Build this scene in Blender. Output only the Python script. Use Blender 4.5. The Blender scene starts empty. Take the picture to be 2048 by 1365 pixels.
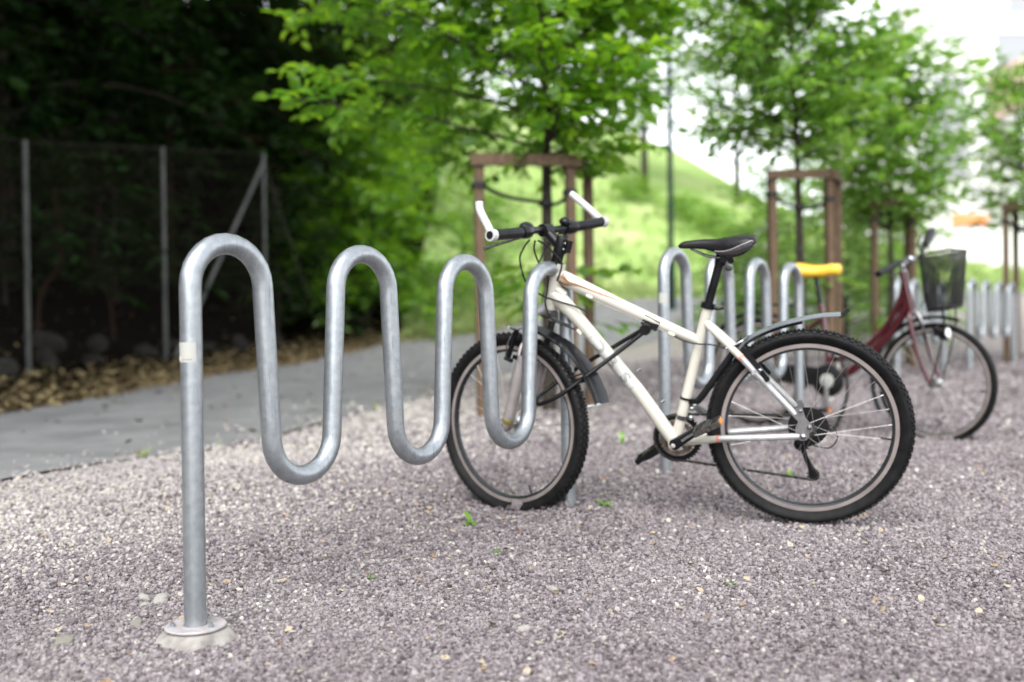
import bpy, math, random
import numpy as np
from mathutils import Matrix, Vector
R = math.radians
rng = np.random.default_rng(7)
random.seed(7)
scene = bpy.context.scene
col = scene.collection
# ------------------------------------------------------------------ camera
F_PX, CXP, CYP, Y0P, ROLL, CAM_H = 1991.0, 1024.0, 682.5, 664.0, 0.013, 0.693
pitch = math.atan((CYP - Y0P) / F_PX)
fw = Vector((0, math.cos(pitch), -math.sin(pitch)))
up0 = Vector((0, math.sin(pitch), math.cos(pitch)))
r0 = Vector((1, 0, 0))
rt = r0 * math.cos(ROLL) - up0 * math.sin(ROLL)
upv = r0 * math.sin(ROLL) + up0 * math.cos(ROLL)
camd = bpy.data.cameras.new('camera')
cam = bpy.data.objects.new('camera', camd)
col.objects.link(cam)
mw = Matrix((rt, upv, -fw)).transposed().to_4x4()
mw.translation = (0, 0, CAM_H)
cam.matrix_world = mw
camd.lens = 35.0
camd.sensor_width = 36.0
camd.clip_start = 0.05
camd.clip_end = 2000
camd.dof.use_dof = True
camd.dof.focus_distance = 2.7
camd.dof.aperture_fstop = 1.4
scene.camera = cam
# ------------------------------------------------------------------ sky and sun
world = bpy.data.worlds.new('World')
scene.world = world
world.use_nodes = True
nt = world.node_tree
nt.nodes.clear()
SUN_EL, SUN_AZ = R(48), R(195)      # azimuth clockwise from +Y: a veiled sun behind the photographer, a little to the right
sky = nt.nodes.new('ShaderNodeTexSky')
sky.sky_type = 'NISHITA'
sky.sun_disc = False
sky.sun_elevation = SUN_EL
sky.sun_rotation = SUN_AZ
sky.dust_density = 1.0
sky.air_density = 1.0
sky.ozone_density = 1.0
hs = nt.nodes.new('ShaderNodeHueSaturation')
hs.inputs['Saturation'].default_value = 0.18
hs.inputs['Value'].default_value = 1.0
bg = nt.nodes.new('ShaderNodeBackground')
bg.inputs['Strength'].default_value = 0.15
wo = nt.nodes.new('ShaderNodeOutputWorld')
nt.links.new(sky.outputs[0], hs.inputs['Color'])
nt.links.new(hs.outputs[0], bg.inputs[0])
nt.links.new(bg.outputs[0], wo.inputs[0])
sund = bpy.data.lights.new('sun', 'SUN')
sund.energy = 1.0
sund.angle = R(40)
sund.color = (1.0, 0.975, 0.955)
sun = bpy.data.objects.new('sun', sund)
col.objects.link(sun)
sdir = Vector((math.sin(SUN_AZ) * math.cos(SUN_EL), math.cos(SUN_AZ) * math.cos(SUN_EL), math.sin(SUN_EL)))
sun.rotation_euler = sdir.to_track_quat('Z', 'Y').to_euler()
sun.location = (0, 0, 30)
scene.view_settings.view_transform = 'Standard'
scene.view_settings.look = 'None'
scene.view_settings.exposure = 1.75
scene.view_settings.gamma = 1.0
scene.view_settings.use_curve_mapping = False
scene.render.engine = 'CYCLES'
scene.cycles.use_denoising = True
scene.cycles.max_bounces = 7
scene.cycles.diffuse_bounces = 3
scene.cycles.glossy_bounces = 3
scene.cycles.transmission_bounces = 4
scene.cycles.transparent_max_bounces = 6
scene.cycles.caustics_reflective = False
scene.cycles.caustics_refractive = False
# ------------------------------------------------------------------ materials
def principled(name, colour, rough=0.6, metal=0.0, spec=0.5, coat=0.0):
    m = bpy.data.materials.new(name)
    m.use_nodes = True
    n = m.node_tree.nodes
    p = n['Principled BSDF']
    p.inputs['Base Color'].default_value = (*colour, 1)
    p.inputs['Roughness'].default_value = rough
    p.inputs['Metallic'].default_value = metal
    p.inputs['Specular IOR Level'].default_value = spec
    p.inputs['Coat Weight'].default_value = coat
    p.inputs['Coat Roughness'].default_value = 0.08
    return m, m.node_tree, p
def ramp(t, stops, fac):
    r = t.nodes.new('ShaderNodeValToRGB')
    e = r.color_ramp.elements
    while len(e) < len(stops):
        e.new(0.5)
    for k, (pos, c) in enumerate(stops):
        e[k].position = pos
        e[k].color = (*c, 1) if len(c) == 3 else c
    t.links.new(fac, r.inputs[0])
    return r
def noise(t, scale, detail=4.0, rough=0.55, vec=None, stretch=None):
    n = t.nodes.new('ShaderNodeTexNoise')
    n.inputs['Scale'].default_value = scale
    n.inputs['Detail'].default_value = detail
    n.inputs['Roughness'].default_value = rough
    tc = t.nodes.new('ShaderNodeTexCoord')
    src = tc.outputs['Object'] if vec is None else vec
    if stretch is not None:
        mp = t.nodes.new('ShaderNodeMapping')
        mp.inputs['Scale'].default_value = stretch
        t.links.new(src, mp.inputs[0])
        src = mp.outputs[0]
    t.links.new(src, n.inputs['Vector'])
    return n
def bump(t, p, height, strength=0.3, dist=0.01):
    b = t.nodes.new('ShaderNodeBump')
    b.inputs['Strength'].default_value = strength
    b.inputs['Distance'].default_value = dist
    t.links.new(height, b.inputs['Height'])
    t.links.new(b.outputs[0], p.inputs['Normal'])
def noisy(name, c1, c2, scale, rough=0.7, metal=0.0, spec=0.5, bs=0.0, bd=0.005, stretch=None, coat=0.0, lo=0.35, hi=0.65):
    m, t, p = principled(name, c1, rough, metal, spec, coat)
    n = noise(t, scale, stretch=stretch)
    r = ramp(t, [(lo, c1), (hi, c2)], n.outputs[0])
    t.links.new(r.outputs[0], p.inputs['Base Color'])
    if bs:
        bump(t, p, n.outputs[0], bs, bd)
    return m
M = {}
def galvanised():
    m, t, p = principled('galvanised_steel', (0.5, 0.52, 0.55), 0.42, 0.75)
    a = noise(t, 45, 5, 0.6)
    b = noise(t, 14, 6, 0.75, stretch=(9, 9, 0.5))
    ra = ramp(t, [(0.3, (0.275, 0.305, 0.325)), (0.7, (0.39, 0.41, 0.43))], a.outputs[0])
    rb = ramp(t, [(0.55, (1, 1, 1)), (0.72, (0.55, 0.55, 0.57))], b.outputs[0])
    mx = t.nodes.new('ShaderNodeMix')
    mx.data_type = 'RGBA'
    mx.blend_type = 'MULTIPLY'
    mx.inputs['Factor'].default_value = 1
    t.links.new(ra.outputs[0], mx.inputs['A'])
    t.links.new(rb.outputs[0], mx.inputs['B'])
    t.links.new(mx.outputs['Result'], p.inputs['Base Color'])
    rr = ramp(t, [(0.35, (0.30, 0.30, 0.30)), (0.7, (0.46, 0.46, 0.46))], b.outputs[0])
    t.links.new(rr.outputs[0], p.inputs['Roughness'])
    c = noise(t, 160, 3, 0.5)
    bump(t, p, c.outputs[0], 0.06, 0.002)
    return m
M['galv'] = galvanised()
M['rusty_wire'] = noisy('rusty_wire', (0.035, 0.028, 0.024), (0.075, 0.064, 0.055), 30, 0.8, 0, 0.1)
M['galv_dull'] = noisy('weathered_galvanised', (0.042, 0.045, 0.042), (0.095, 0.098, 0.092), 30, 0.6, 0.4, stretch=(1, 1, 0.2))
M['concrete'] = noisy('concrete', (0.17, 0.158, 0.14), (0.33, 0.31, 0.285), 22, 0.9, bs=0.5, bd=0.004)
M['steel'] = noisy('plain_steel', (0.34, 0.315, 0.31), (0.46, 0.43, 0.43), 60, 0.6, 0.15)
M['cream'] = noisy('cream_paint', (0.51, 0.492, 0.42), (0.57, 0.552, 0.48), 6, 0.28, 0, 0.4, coat=0.5)
M['panel'] = principled('white_panel', (0.53, 0.525, 0.50), 0.35, 0, 0.4, 0.2)[0]
M['greyline'] = principled('grey_print', (0.12, 0.12, 0.105), 0.5)[0]
M['gold'] = noisy('gold_print', (0.16, 0.060, 0.011), (0.24, 0.105, 0.026), 60, 0.4, 0.1, coat=0.3)
M['orange'] = principled('orange_print', (0.80, 0.22, 0.10), 0.4)[0]
M['amber'] = principled('amber_reflector', (0.85, 0.26, 0.02), 0.25)[0]
M['silver_paint'] = noisy('silver_paint', (0.36, 0.36, 0.365), (0.46, 0.46, 0.465), 40, 0.38, 0.35, coat=0.2)
M['fork_grey'] = noisy('pinkish_grey_paint', (0.36, 0.32, 0.315), (0.43, 0.39, 0.385), 30, 0.35, 0.2, coat=0.4)
M['chrome'] = principled('chrome', (0.36, 0.36, 0.37), 0.2, 1.0)[0]
M['alloy'] = noisy('brushed_alloy', (0.36, 0.36, 0.37), (0.50, 0.50, 0.50), 50, 0.32, 0.9)
M['black'] = noisy('black_paint', (0.004, 0.004, 0.005), (0.009, 0.009, 0.010), 20, 0.30, 0, 0.30)
M['fender_black'] = principled('glossy_black_plastic', (0.004, 0.004, 0.005), 0.3, 0, 0.45, 0.25)[0]
M['black_plastic'] = noisy('black_plastic', (0.005, 0.005, 0.0055), (0.011, 0.011, 0.012), 40, 0.42, 0, 0.28)
M['dark_metal'] = noisy('dark_oily_metal', (0.03, 0.028, 0.027), (0.10, 0.09, 0.08), 80, 0.42, 0.6)
M['brown_metal'] = noisy('rusty_dark_metal', (0.10, 0.075, 0.055), (0.30, 0.25, 0.21), 60, 0.45, 0.7)
M['rubber'] = noisy('tyre_rubber', (0.005, 0.005, 0.0055), (0.012, 0.0115, 0.012), 25, 0.6, 0, 0.15, bs=0.15, bd=0.001)
M['tread'] = noisy('tread_rubber', (0.005, 0.005, 0.0055), (0.014, 0.0135, 0.013), 60, 0.5, 0, 0.3)
M['rim'] = noisy('taupe_rim', (0.25, 0.215, 0.20), (0.33, 0.29, 0.275), 12, 0.36, 0.35)
M['rim_dark'] = principled('dark_rim', (0.03, 0.032, 0.036), 0.22, 0.3, 0.6)[0]
M['spoke'] = principled('spoke_steel', (0.28, 0.27, 0.26), 0.35, 0.9)[0]
M['white_paint'] = noisy('white_bar_paint', (0.46, 0.46, 0.465), (0.51, 0.51, 0.515), 30, 0.38)
M['saddle_side'] = noisy('grey_saddle_cover', (0.05, 0.05, 0.055), (0.08, 0.08, 0.085), 80, 0.5)
M['grey_fender'] = noisy('silver_grey_fender', (0.10, 0.11, 0.12), (0.14, 0.15, 0.16), 20, 0.22, 0.1, coat=0.8)
M['maroon'] = noisy('maroon_paint', (0.042, 0.004, 0.008), (0.068, 0.007, 0.012), 10, 0.22, 0.1, coat=0.7)
M['yellow'] = noisy('yellow_cover', (0.72, 0.42, 0.03), (0.80, 0.52, 0.05), 12, 0.4)
M['red_lens'] = principled('red_lens', (0.6, 0.02, 0.02), 0.2)[0]
M['lamp_lens'] = principled('headlamp_lens', (0.85, 0.85, 0.8), 0.08, 0.6)[0]
M['olive'] = principled('olive_band', (0.17, 0.14, 0.015), 0.6)[0]
M['sticker'] = principled('sticker_paper', (0.38, 0.38, 0.35), 0.5)[0]
M['wood'] = noisy('brown_stake_wood', (0.070, 0.043, 0.023), (0.14, 0.088, 0.050), 12, 0.8, bs=0.3, bd=0.003, stretch=(8, 8, 1))
M['bark'] = noisy('dark_bark', (0.022, 0.018, 0.014), (0.06, 0.05, 0.04), 18, 0.9, 0, 0.2, bs=0.8, bd=0.01, stretch=(4, 4, 1))
M['red_bark'] = noisy('reddish_bark', (0.018, 0.010, 0.008), (0.045, 0.025, 0.017), 14, 0.9, 0, 0.1, bs=0.8, bd=0.01, stretch=(4, 4, 1))
M['strap'] = principled('black_strap', (0.012, 0.012, 0.012), 0.7)[0]
M['green_pole'] = noisy('dark_green_lamp_paint', (0.006, 0.018, 0.015), (0.010, 0.026, 0.021), 8, 0.7, 0, 0.2)
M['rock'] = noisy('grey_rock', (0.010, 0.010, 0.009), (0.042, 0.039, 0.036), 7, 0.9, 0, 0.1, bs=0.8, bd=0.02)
M['pale_rock'] = noisy('pale_stone', (0.22, 0.21, 0.19), (0.40, 0.38, 0.345), 40, 0.85, bs=0.5, bd=0.004)
M['dark_rock'] = noisy('dark_stone', (0.13, 0.125, 0.10), (0.28, 0.27, 0.22), 40, 0.85, bs=0.5, bd=0.004)
M['white_wall'] = noisy('white_render', (0.74, 0.75, 0.76), (0.80, 0.80, 0.81), 0.3, 0.85)
M['salmon_wall'] = noisy('salmon_render', (0.62, 0.45, 0.38), (0.68, 0.50, 0.43), 0.4, 0.85)
M['glass'] = principled('window_glass', (0.30, 0.31, 0.335), 0.35, 0.0, 0.5)[0]
M['grey_frame'] = principled('grey_window_frame', (0.55, 0.56, 0.58), 0.6)[0]
M['blue_panel'] = principled('blue_panel', (0.12, 0.24, 0.50), 0.5)[0]
M['orange_panel'] = principled('orange_panel', (0.75, 0.25, 0.10), 0.5)[0]
def leaf_material(name, d0, d1, t0, t1, tr=0.45, gloss=0.06):
    m = bpy.data.materials.new(name)
    m.use_nodes = True
    t = m.node_tree
    t.nodes.clear()
    out = t.nodes.new('ShaderNodeOutputMaterial')
    at = t.nodes.new('ShaderNodeAttribute')
    at.attribute_name = 'tone'
    rd = ramp(t, [(0, d0), (1, d1)], at.outputs['Fac'])
    rtn = ramp(t, [(0, t0), (1, t1)], at.outputs['Fac'])
    df = t.nodes.new('ShaderNodeBsdfDiffuse')
    tl = t.nodes.new('ShaderNodeBsdfTranslucent')
    gl = t.nodes.new('ShaderNodeBsdfGlossy')
    gl.inputs['Roughness'].default_value = 0.38
    t.links.new(rd.outputs[0], df.inputs[0])
    t.links.new(rtn.outputs[0], tl.inputs[0])
    a = t.nodes.new('ShaderNodeMixShader')
    a.inputs[0].default_value = tr
    b = t.nodes.new('ShaderNodeMixShader')
    b.inputs[0].default_value = gloss
    t.links.new(df.outputs[0], a.inputs[1])
    t.links.new(tl.outputs[0], a.inputs[2])
    t.links.new(a.outputs[0], b.inputs[1])
    t.links.new(gl.outputs[0], b.inputs[2])
    t.links.new(b.outputs[0], out.inputs[0])
    return m
M['leaf'] = leaf_material('hornbeam_leaf', (0.045, 0.12, 0.012), (0.12, 0.26, 0.022), (0.18, 0.50, 0.015), (0.50, 0.80, 0.03), tr=0.52, gloss=0.05)
M['leaf_dark'] = leaf_material('shaded_forest_leaf', (0.004, 0.010, 0.003), (0.016, 0.040, 0.008), (0.007, 0.024, 0.003), (0.03, 0.075, 0.008), tr=0.25, gloss=0.006)  # canopy shade of the wood is put into this near-black leaf colour
M['leaf_mid'] = leaf_material('hazed_leaf', (0.07, 0.155, 0.03), (0.17, 0.32, 0.06), (0.24, 0.56, 0.04), (0.52, 0.80, 0.09), tr=0.5, gloss=0.06)  # hornbeam leaf paled for farther greenery: veiling haze put into the colour
M['leaf_light'] = leaf_material('pale_leaf', (0.08, 0.16, 0.03), (0.15, 0.27, 0.06), (0.22, 0.44, 0.06), (0.42, 0.62, 0.13))
M['sprout'] = leaf_material('sprout_leaf', (0.10, 0.26, 0.015), (0.18, 0.38, 0.02), (0.2, 0.45, 0.02), (0.3, 0.6, 0.04))
M['grass'] = leaf_material('grass_blade', (0.26, 0.38, 0.10), (0.42, 0.48, 0.22), (0.3, 0.44, 0.12), (0.48, 0.55, 0.26), gloss=0.03)
# ------------------------------------------------------------------ mesh helpers
class MB:
    def __init__(s):
        s.v, s.f = [], []
    def add(s, v, f):
        o = len(s.v)
        s.v.extend([tuple(map(float, q)) for q in v])
        s.f.extend([tuple(i + o for i in q) for q in f])
        return s
    def tube(s, pts, rad, seg=12, cap=True, sq=None):
        P = np.array(pts, float)
        n = len(P)
        rad = np.full(n, rad, float) if np.isscalar(rad) else np.array(rad, float)
        T = np.gradient(P, axis=0)
        T /= np.linalg.norm(T, axis=1)[:, None] + 1e-12
        a = np.array([0, 0, 1.0]) if abs(T[0][2]) < 0.9 else np.array([1.0, 0, 0])
        N = np.cross(T[0], a)
        N /= np.linalg.norm(N)
        V = []
        ang = np.linspace(0, 2 * np.pi, seg, endpoint=False)
        for i in range(n):
            N = N - T[i] * (N @ T[i])
            N /= np.linalg.norm(N) + 1e-12
            B = np.cross(T[i], N)
            sx, sy = (1, 1) if sq is None else sq
            V.append(P[i] + rad[i] * (np.cos(ang)[:, None] * N * sx + np.sin(ang)[:, None] * B * sy))
        V = np.concatenate(V)
        Fc = []
        for i in range(n - 1):
            for j in range(seg):
                k = (j + 1) % seg
                Fc.append((i * seg + j, i * seg + k, (i + 1) * seg + k, (i + 1) * seg + j))
        if cap:
            Fc.append(tuple(range(seg - 1, -1, -1)))
            Fc.append(tuple((n - 1) * seg + j for j in range(seg)))
        return s.add(V, Fc)
    def box(s, c, size, axes=None, taper=1.0):
        c = np.array(c, float)
        ax = np.eye(3) if axes is None else np.array(axes, float)
        h = np.array(size, float) / 2
        V = []
        for z in (-1, 1):
            k = taper if z > 0 else 1.0
            for x, y in ((-1, -1), (1, -1), (1, 1), (-1, 1)):
                V.append(c + ax[0] * h[0] * x * k + ax[1] * h[1] * y * k + ax[2] * h[2] * z)
        return s.add(V, [(3, 2, 1, 0), (4, 5, 6, 7), (0, 1, 5, 4), (1, 2, 6, 5), (2, 3, 7, 6), (3, 0, 4, 7)])
    def bar(s, a, b, wdt, hgt, side=(0, 0, 1)):
        a, b = np.array(a, float), np.array(b, float)
        d = b - a
        L = np.linalg.norm(d)
        d /= L
        sd = np.array(side, float)
        sd -= d * (sd @ d)
        sd /= np.linalg.norm(sd)
        return s.box((a + b) / 2, (L, wdt, hgt), (d, np.cross(sd, d), sd))
    def lathe(s, prof, seg=48, axis='y', closed=True, c=(0, 0, 0)):
        n = len(prof)
        V = []
        for k in range(seg):
            t = 2 * math.pi * k / seg
            for r, h in prof:
                if axis == 'y':
                    V.append((c[0] + r * math.cos(t), c[1] + h, c[2] + r * math.sin(t)))
                elif axis == 'z':
                    V.append((c[0] + r * math.cos(t), c[1] + r * math.sin(t), c[2] + h))
                else:
                    V.append((c[0] + h, c[1] + r * math.cos(t), c[2] + r * math.sin(t)))
        Fc = []
        for k in range(seg):
            q = (k + 1) % seg
            for j in range(n if closed else n - 1):
                i = (j + 1) % n
                Fc.append((k * n + j, k * n + i, q * n + i, q * n + j))
        return s.add(V, Fc)
    def loft(s, sections, cap=True, closed=True):
        n = len(sections[0])
        V = [p for sec in sections for p in sec]
        Fc = []
        for i in range(len(sections) - 1):
            for j in range(n if closed else n - 1):
                k = (j + 1) % n
                Fc.append((i * n + j, i * n + k, (i + 1) * n + k, (i + 1) * n + j))
        if cap and closed:
            Fc.append(tuple(range(n - 1, -1, -1)))
            Fc.append(tuple((len(sections) - 1) * n + j for j in range(n)))
        return s.add(V, Fc)
    def prism(s, poly, o, ax, ay, az, t):
        o, ax, ay, az = (np.array(q, float) for q in (o, ax, ay, az))
        n = len(poly)
        V = [o + ax * x + ay * y - az * t / 2 for x, y in poly] + [o + ax * x + ay * y + az * t / 2 for x, y in poly]
        Fc = [tuple(range(n - 1, -1, -1)), tuple(range(n, 2 * n))]
        Fc += [(j, (j + 1) % n, n + (j + 1) % n, n + j) for j in range(n)]
        return s.add(V, Fc)
    def sphere(s, c, r, seg=12, ring=8, sc=(1, 1, 1)):
        prof = [(max(1e-4, r * math.sin(math.pi * k / ring)), -r * math.cos(math.pi * k / ring)) for k in range(ring + 1)]
        o = len(s.v)
        s.lathe(prof, seg, 'z', closed=False)
        for i in range(o, len(s.v)):
            x, y, z = s.v[i]
            s.v[i] = (c[0] + x * sc[0], c[1] + y * sc[1], c[2] + z * sc[2])
        return s
    def mesh(s, name, mat, sharp=38):
        me = bpy.data.meshes.new(name)
        me.from_pydata(s.v, [], s.f)
        me.update()
        if mat:
            me.materials.append(mat)
        me.polygons.foreach_set('use_smooth', [True] * len(me.polygons))
        me.set_sharp_from_angle(angle=R(sharp))
        return me
def fast_mesh(name, V, Fq, mat, attrs=None, smooth=False):
    """uniform polygons from arrays"""
    V = np.asarray(V, np.float32)
    Fq = np.asarray(Fq, np.int32)
    me = bpy.data.meshes.new(name)
    me.vertices.add(len(V))
    me.vertices.foreach_set('co', V.ravel())
    k = Fq.shape[1]
    me.loops.add(Fq.size)
    me.loops.foreach_set('vertex_index', Fq.ravel())
    me.polygons.add(len(Fq))
    me.polygons.foreach_set('loop_start', np.arange(0, Fq.size, k, dtype=np.int32))
    if smooth:
        me.polygons.foreach_set('use_smooth', np.ones(len(Fq), bool))
    me.update(calc_edges=True)
    for an, av in (attrs or {}).items():
        a = me.attributes.new(an, 'FLOAT', 'POINT')
        a.data.foreach_set('value', np.asarray(av, np.float32))
    if mat:
        me.materials.append(mat)
    return me
def tag(o, label=None, cat=None, group=None, kind=None):
    if label: o['label'] = label
    if cat: o['category'] = cat
    if group: o['group'] = group
    if kind: o['kind'] = kind
    return o
def thing(name, label, cat, loc=(0, 0, 0), rotz=0.0, group=None, basis=None):
    o = bpy.data.objects.new(name, None)
    o.empty_display_size = 0.1
    col.objects.link(o)
    if basis is not None:
        o.matrix_basis = basis
    else:
        o.location = loc
        o.rotation_euler = (0, 0, rotz)
    return tag(o, label, cat, group)
def obj(name, mb, mat=None, parent=None, basis=None, label=None, sharp=38):
    me = mb.mesh(name, mat, sharp) if isinstance(mb, MB) else mb
    o = bpy.data.objects.new(name, me)
    col.objects.link(o)
    if parent: o.parent = parent
    if basis is not None: o.matrix_basis = basis
    if label: o['label'] = label
    return o
def copy_tree(o, parent=None):
    c = o.copy()
    col.objects.link(c)
    if parent: c.parent = parent
    for ch in list(o.children):
        copy_tree(ch, c)
    return c
def basis4(x, y, z, o):
    m = Matrix((Vector(x), Vector(y), Vector(z))).transposed().to_4x4()
    m.translation = Vector(o)
    return m
def smooth_path(pts, n=8):
    P = np.array(pts, float)
    Q = np.vstack([2 * P[0] - P[1], P, 2 * P[-1] - P[-2]])
    out = []
    for i in range(1, len(Q) - 2):
        p0, p1, p2, p3 = Q[i - 1:i + 3]
        for t in np.linspace(0, 1, n, endpoint=False):
            out.append(0.5 * ((2 * p1) + (-p0 + p2) * t + (2 * p0 - 5 * p1 + 4 * p2 - p3) * t * t + (-p0 + 3 * p1 - 3 * p2 + p3) * t ** 3))
    out.append(P[-1])
    return np.array(out)
def text_mesh(body, size, outline=0.0):
    cu = bpy.data.curves.new('lettering', 'FONT')
    cu.body = body
    cu.size = size
    cu.align_x = 'LEFT'
    if outline:
        cu.fill_mode = 'NONE'
        cu.bevel_depth = outline
        cu.bevel_resolution = 0
    o = bpy.data.objects.new('lettering', cu)
    col.objects.link(o)
    dg = bpy.context.evaluated_depsgraph_get()
    me = bpy.data.meshes.new_from_object(o.evaluated_get(dg))
    V = np.array([v.co[:] for v in me.vertices])
    Fc = [tuple(p.vertices) for p in me.polygons]
    bpy.data.objects.remove(o)
    return V, Fc
def lettering(body, size, o, xdir, ydir, r, mat, parent, outline=0.0, name='lettering', lift=0.0006, sx=1.0):
    """text laid on a tube of radius r (r=None: flat); o on the axis of the tube"""
    V, Fc = text_mesh(body, size, outline)
    V[:, 0] *= sx
    o, xdir, ydir = (np.array(q, float) for q in (o, xdir, ydir))
    xdir /= np.linalg.norm(xdir)
    ydir -= xdir * (ydir @ xdir)
    ydir /= np.linalg.norm(ydir)
    nd = np.cross(xdir, ydir)
    yc = (V[:, 1].max() + V[:, 1].min()) / 2
    y = V[:, 1] - yc
    if r:
        a = y / r
        rr = r + lift + V[:, 2] * 0.3
        P = o + V[:, :1] * xdir + (np.sin(a) * rr)[:, None] * ydir + (np.cos(a) * rr)[:, None] * nd
    else:
        P = o + V[:, :1] * xdir + y[:, None] * ydir + (lift + V[:, 2] * 0.3)[:, None] * nd
    return obj(name, MB().add(P, Fc), mat, parent)
# ------------------------------------------------------------------ terrain
FAR = np.array([(-9.5, -9), (-7.6, -3), (-6.3, 0), (-4.7, 4.3), (-3.74, 7.2), (-3.55, 8.5), (-3.38, 10.85), (-2.95, 12.5), (-2.25, 15.5),
                (-1.5, 16.6), (-0.64, 17.4), (0.25, 18.9), (1.66, 21.2), (3.1, 22.1), (6, 23.4), (12, 25.6), (30, 28.5), (70, 32)], float)
NEAR = np.array([(-7.2, -9), (-5.4, -3), (-4.1, 0), (-2.18, 4.15), (-1.47, 5.56), (-1.15, 6.76), (-0.71, 8.1), (-0.41, 9.67), (0.47, 12.4),
                 (1.58, 14.6), (3.3, 17.6), (6, 19.8), (12, 22.2), (30, 25), (70, 28)], float)
def seg_dist(X, Y, poly):
    X, Y = np.asarray(X, float), np.asarray(Y, float)
    best = np.full(X.shape, 1e9)
    sgn = np.ones(X.shape)
    for (ax, ay), (bx, by) in zip(poly[:-1], poly[1:]):
        dx, dy = bx - ax, by - ay
        L2 = dx * dx + dy * dy
        t = np.clip(((X - ax) * dx + (Y - ay) * dy) / L2, 0, 1)
        ex, ey = X - (ax + t * dx), Y - (ay + t * dy)
        d = np.hypot(ex, ey)
        c = dx * (Y - ay) - dy * (X - ax)
        m = d < best - 1e-9
        best = np.where(m, d, best)
        sgn = np.where(m, np.sign(c), sgn)
    return best * sgn                      # positive: left of the line = beyond the path
def sstep(a, b, x):
    t = np.clip((np.asarray(x, float) - a) / (b - a), 0, 1)
    return t * t * (3 - 2 * t)
MOUNDS = [(0.20, 3.53, 0.040, 0.12)]
def zt(X, Y, mounds=True):
    X, Y = np.asarray(X, float), np.asarray(Y, float)
    Yc = np.clip(Y, -1, None)
    z = 0.028 * (np.minimum(Yc, 12) - 2.24)
    t = np.clip(Yc - 12, 0, 10)
    z = z + 0.028 * t + 0.0082 * t * t + 0.05 * np.clip(Yc - 22, 0, 30)
    z = z + 0.035 * sstep(3.4, 4.3, Yc) * (1 - sstep(4.3, 5.3, Yc))
    d = np.maximum(seg_dist(X, Y, FAR), 0)
    h1 = 0.10 * d + 0.55 * np.clip(d - 1.6, 0, 14)
    h2 = 0.335 * np.minimum(d, 25) * (0.10 + 0.90 * (1 - sstep(3, 22, X)))
    w = sstep(-3.2, 1.0, X) * sstep(14, 17, Y)
    z = z + h1 * (1 - w) + h2 * w
    if mounds:
        for mx, my, mh, ms in MOUNDS:
            z = z + mh * np.exp(-((X - mx) ** 2 + (Y - my) ** 2) / (2 * ms * ms))
        z = z + (0.006 * np.sin(X * 3.1 + 1.3 * np.sin(Y * 1.7)) * np.sin(Y * 2.7 + 0.6) + 0.004 * np.sin(X * 9.7 + 2 * np.sin(Y * 4.1)) * np.sin(Y * 8.3 + X * 2.2)) * sstep(0.2, 1.0, -d + 1) * (Y < 12)
    return z
def ztf(x, y):
    return float(zt(np.array([x]), np.array([y]))[0])
gx = np.concatenate([[-260, -120, -70, -45, -32, -25, -20], np.arange(-16, -8, 0.8), np.arange(-8, -3, 0.22), np.arange(-3, 3, 0.1), np.arange(3, 10, 0.22), np.arange(10, 30, 1.0), [30, 34, 40, 50, 65, 90, 130, 260]])
gy = np.concatenate([[-200, -60, -20, -10, -6, -3], np.arange(-2, 1.5, 0.22), np.arange(1.5, 6, 0.1), np.arange(6, 25, 0.22), np.arange(25, 50, 1.0), [50, 53, 60, 75, 100, 160, 320]])
GX, GY = np.meshgrid(gx, gy)
GZ = zt(GX, GY)
DF = seg_dist(GX, GY, FAR)
DN = seg_dist(GX, GY, NEAR)
nx, ny = len(gx), len(gy)
idx = np.arange(nx * ny).reshape(ny, nx)
quads = np.stack([idx[:-1, :-1], idx[:-1, 1:], idx[1:, 1:], idx[1:, :-1]], -1).reshape(-1, 4)
V3 = np.stack([GX, GY, GZ], -1).reshape(-1, 3)
cd = DF.reshape(-1)[quads].mean(1)
cx = V3[quads][:, :, 0].mean(1)
cy = V3[quads][:, :, 1].mean(1)
is_hill = (cd > -0.9) & (cx > -1.9 - 0.0 * cy) & (cy > 14)
is_bank = (cd > -0.9) & ~is_hill
is_gravel = ~(is_hill | is_bank)
def sub(mask, name, mat):
    q = quads[mask]
    u, inv = np.unique(q, return_inverse=True)
    me = fast_mesh(name, V3[u], inv.reshape(-1, 4), mat, {'beyond': DF.reshape(-1)[u], 'near': DN.reshape(-1)[u]}, True)
    o = obj(name, me)
    o['kind'] = 'structure'
    return o
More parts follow.
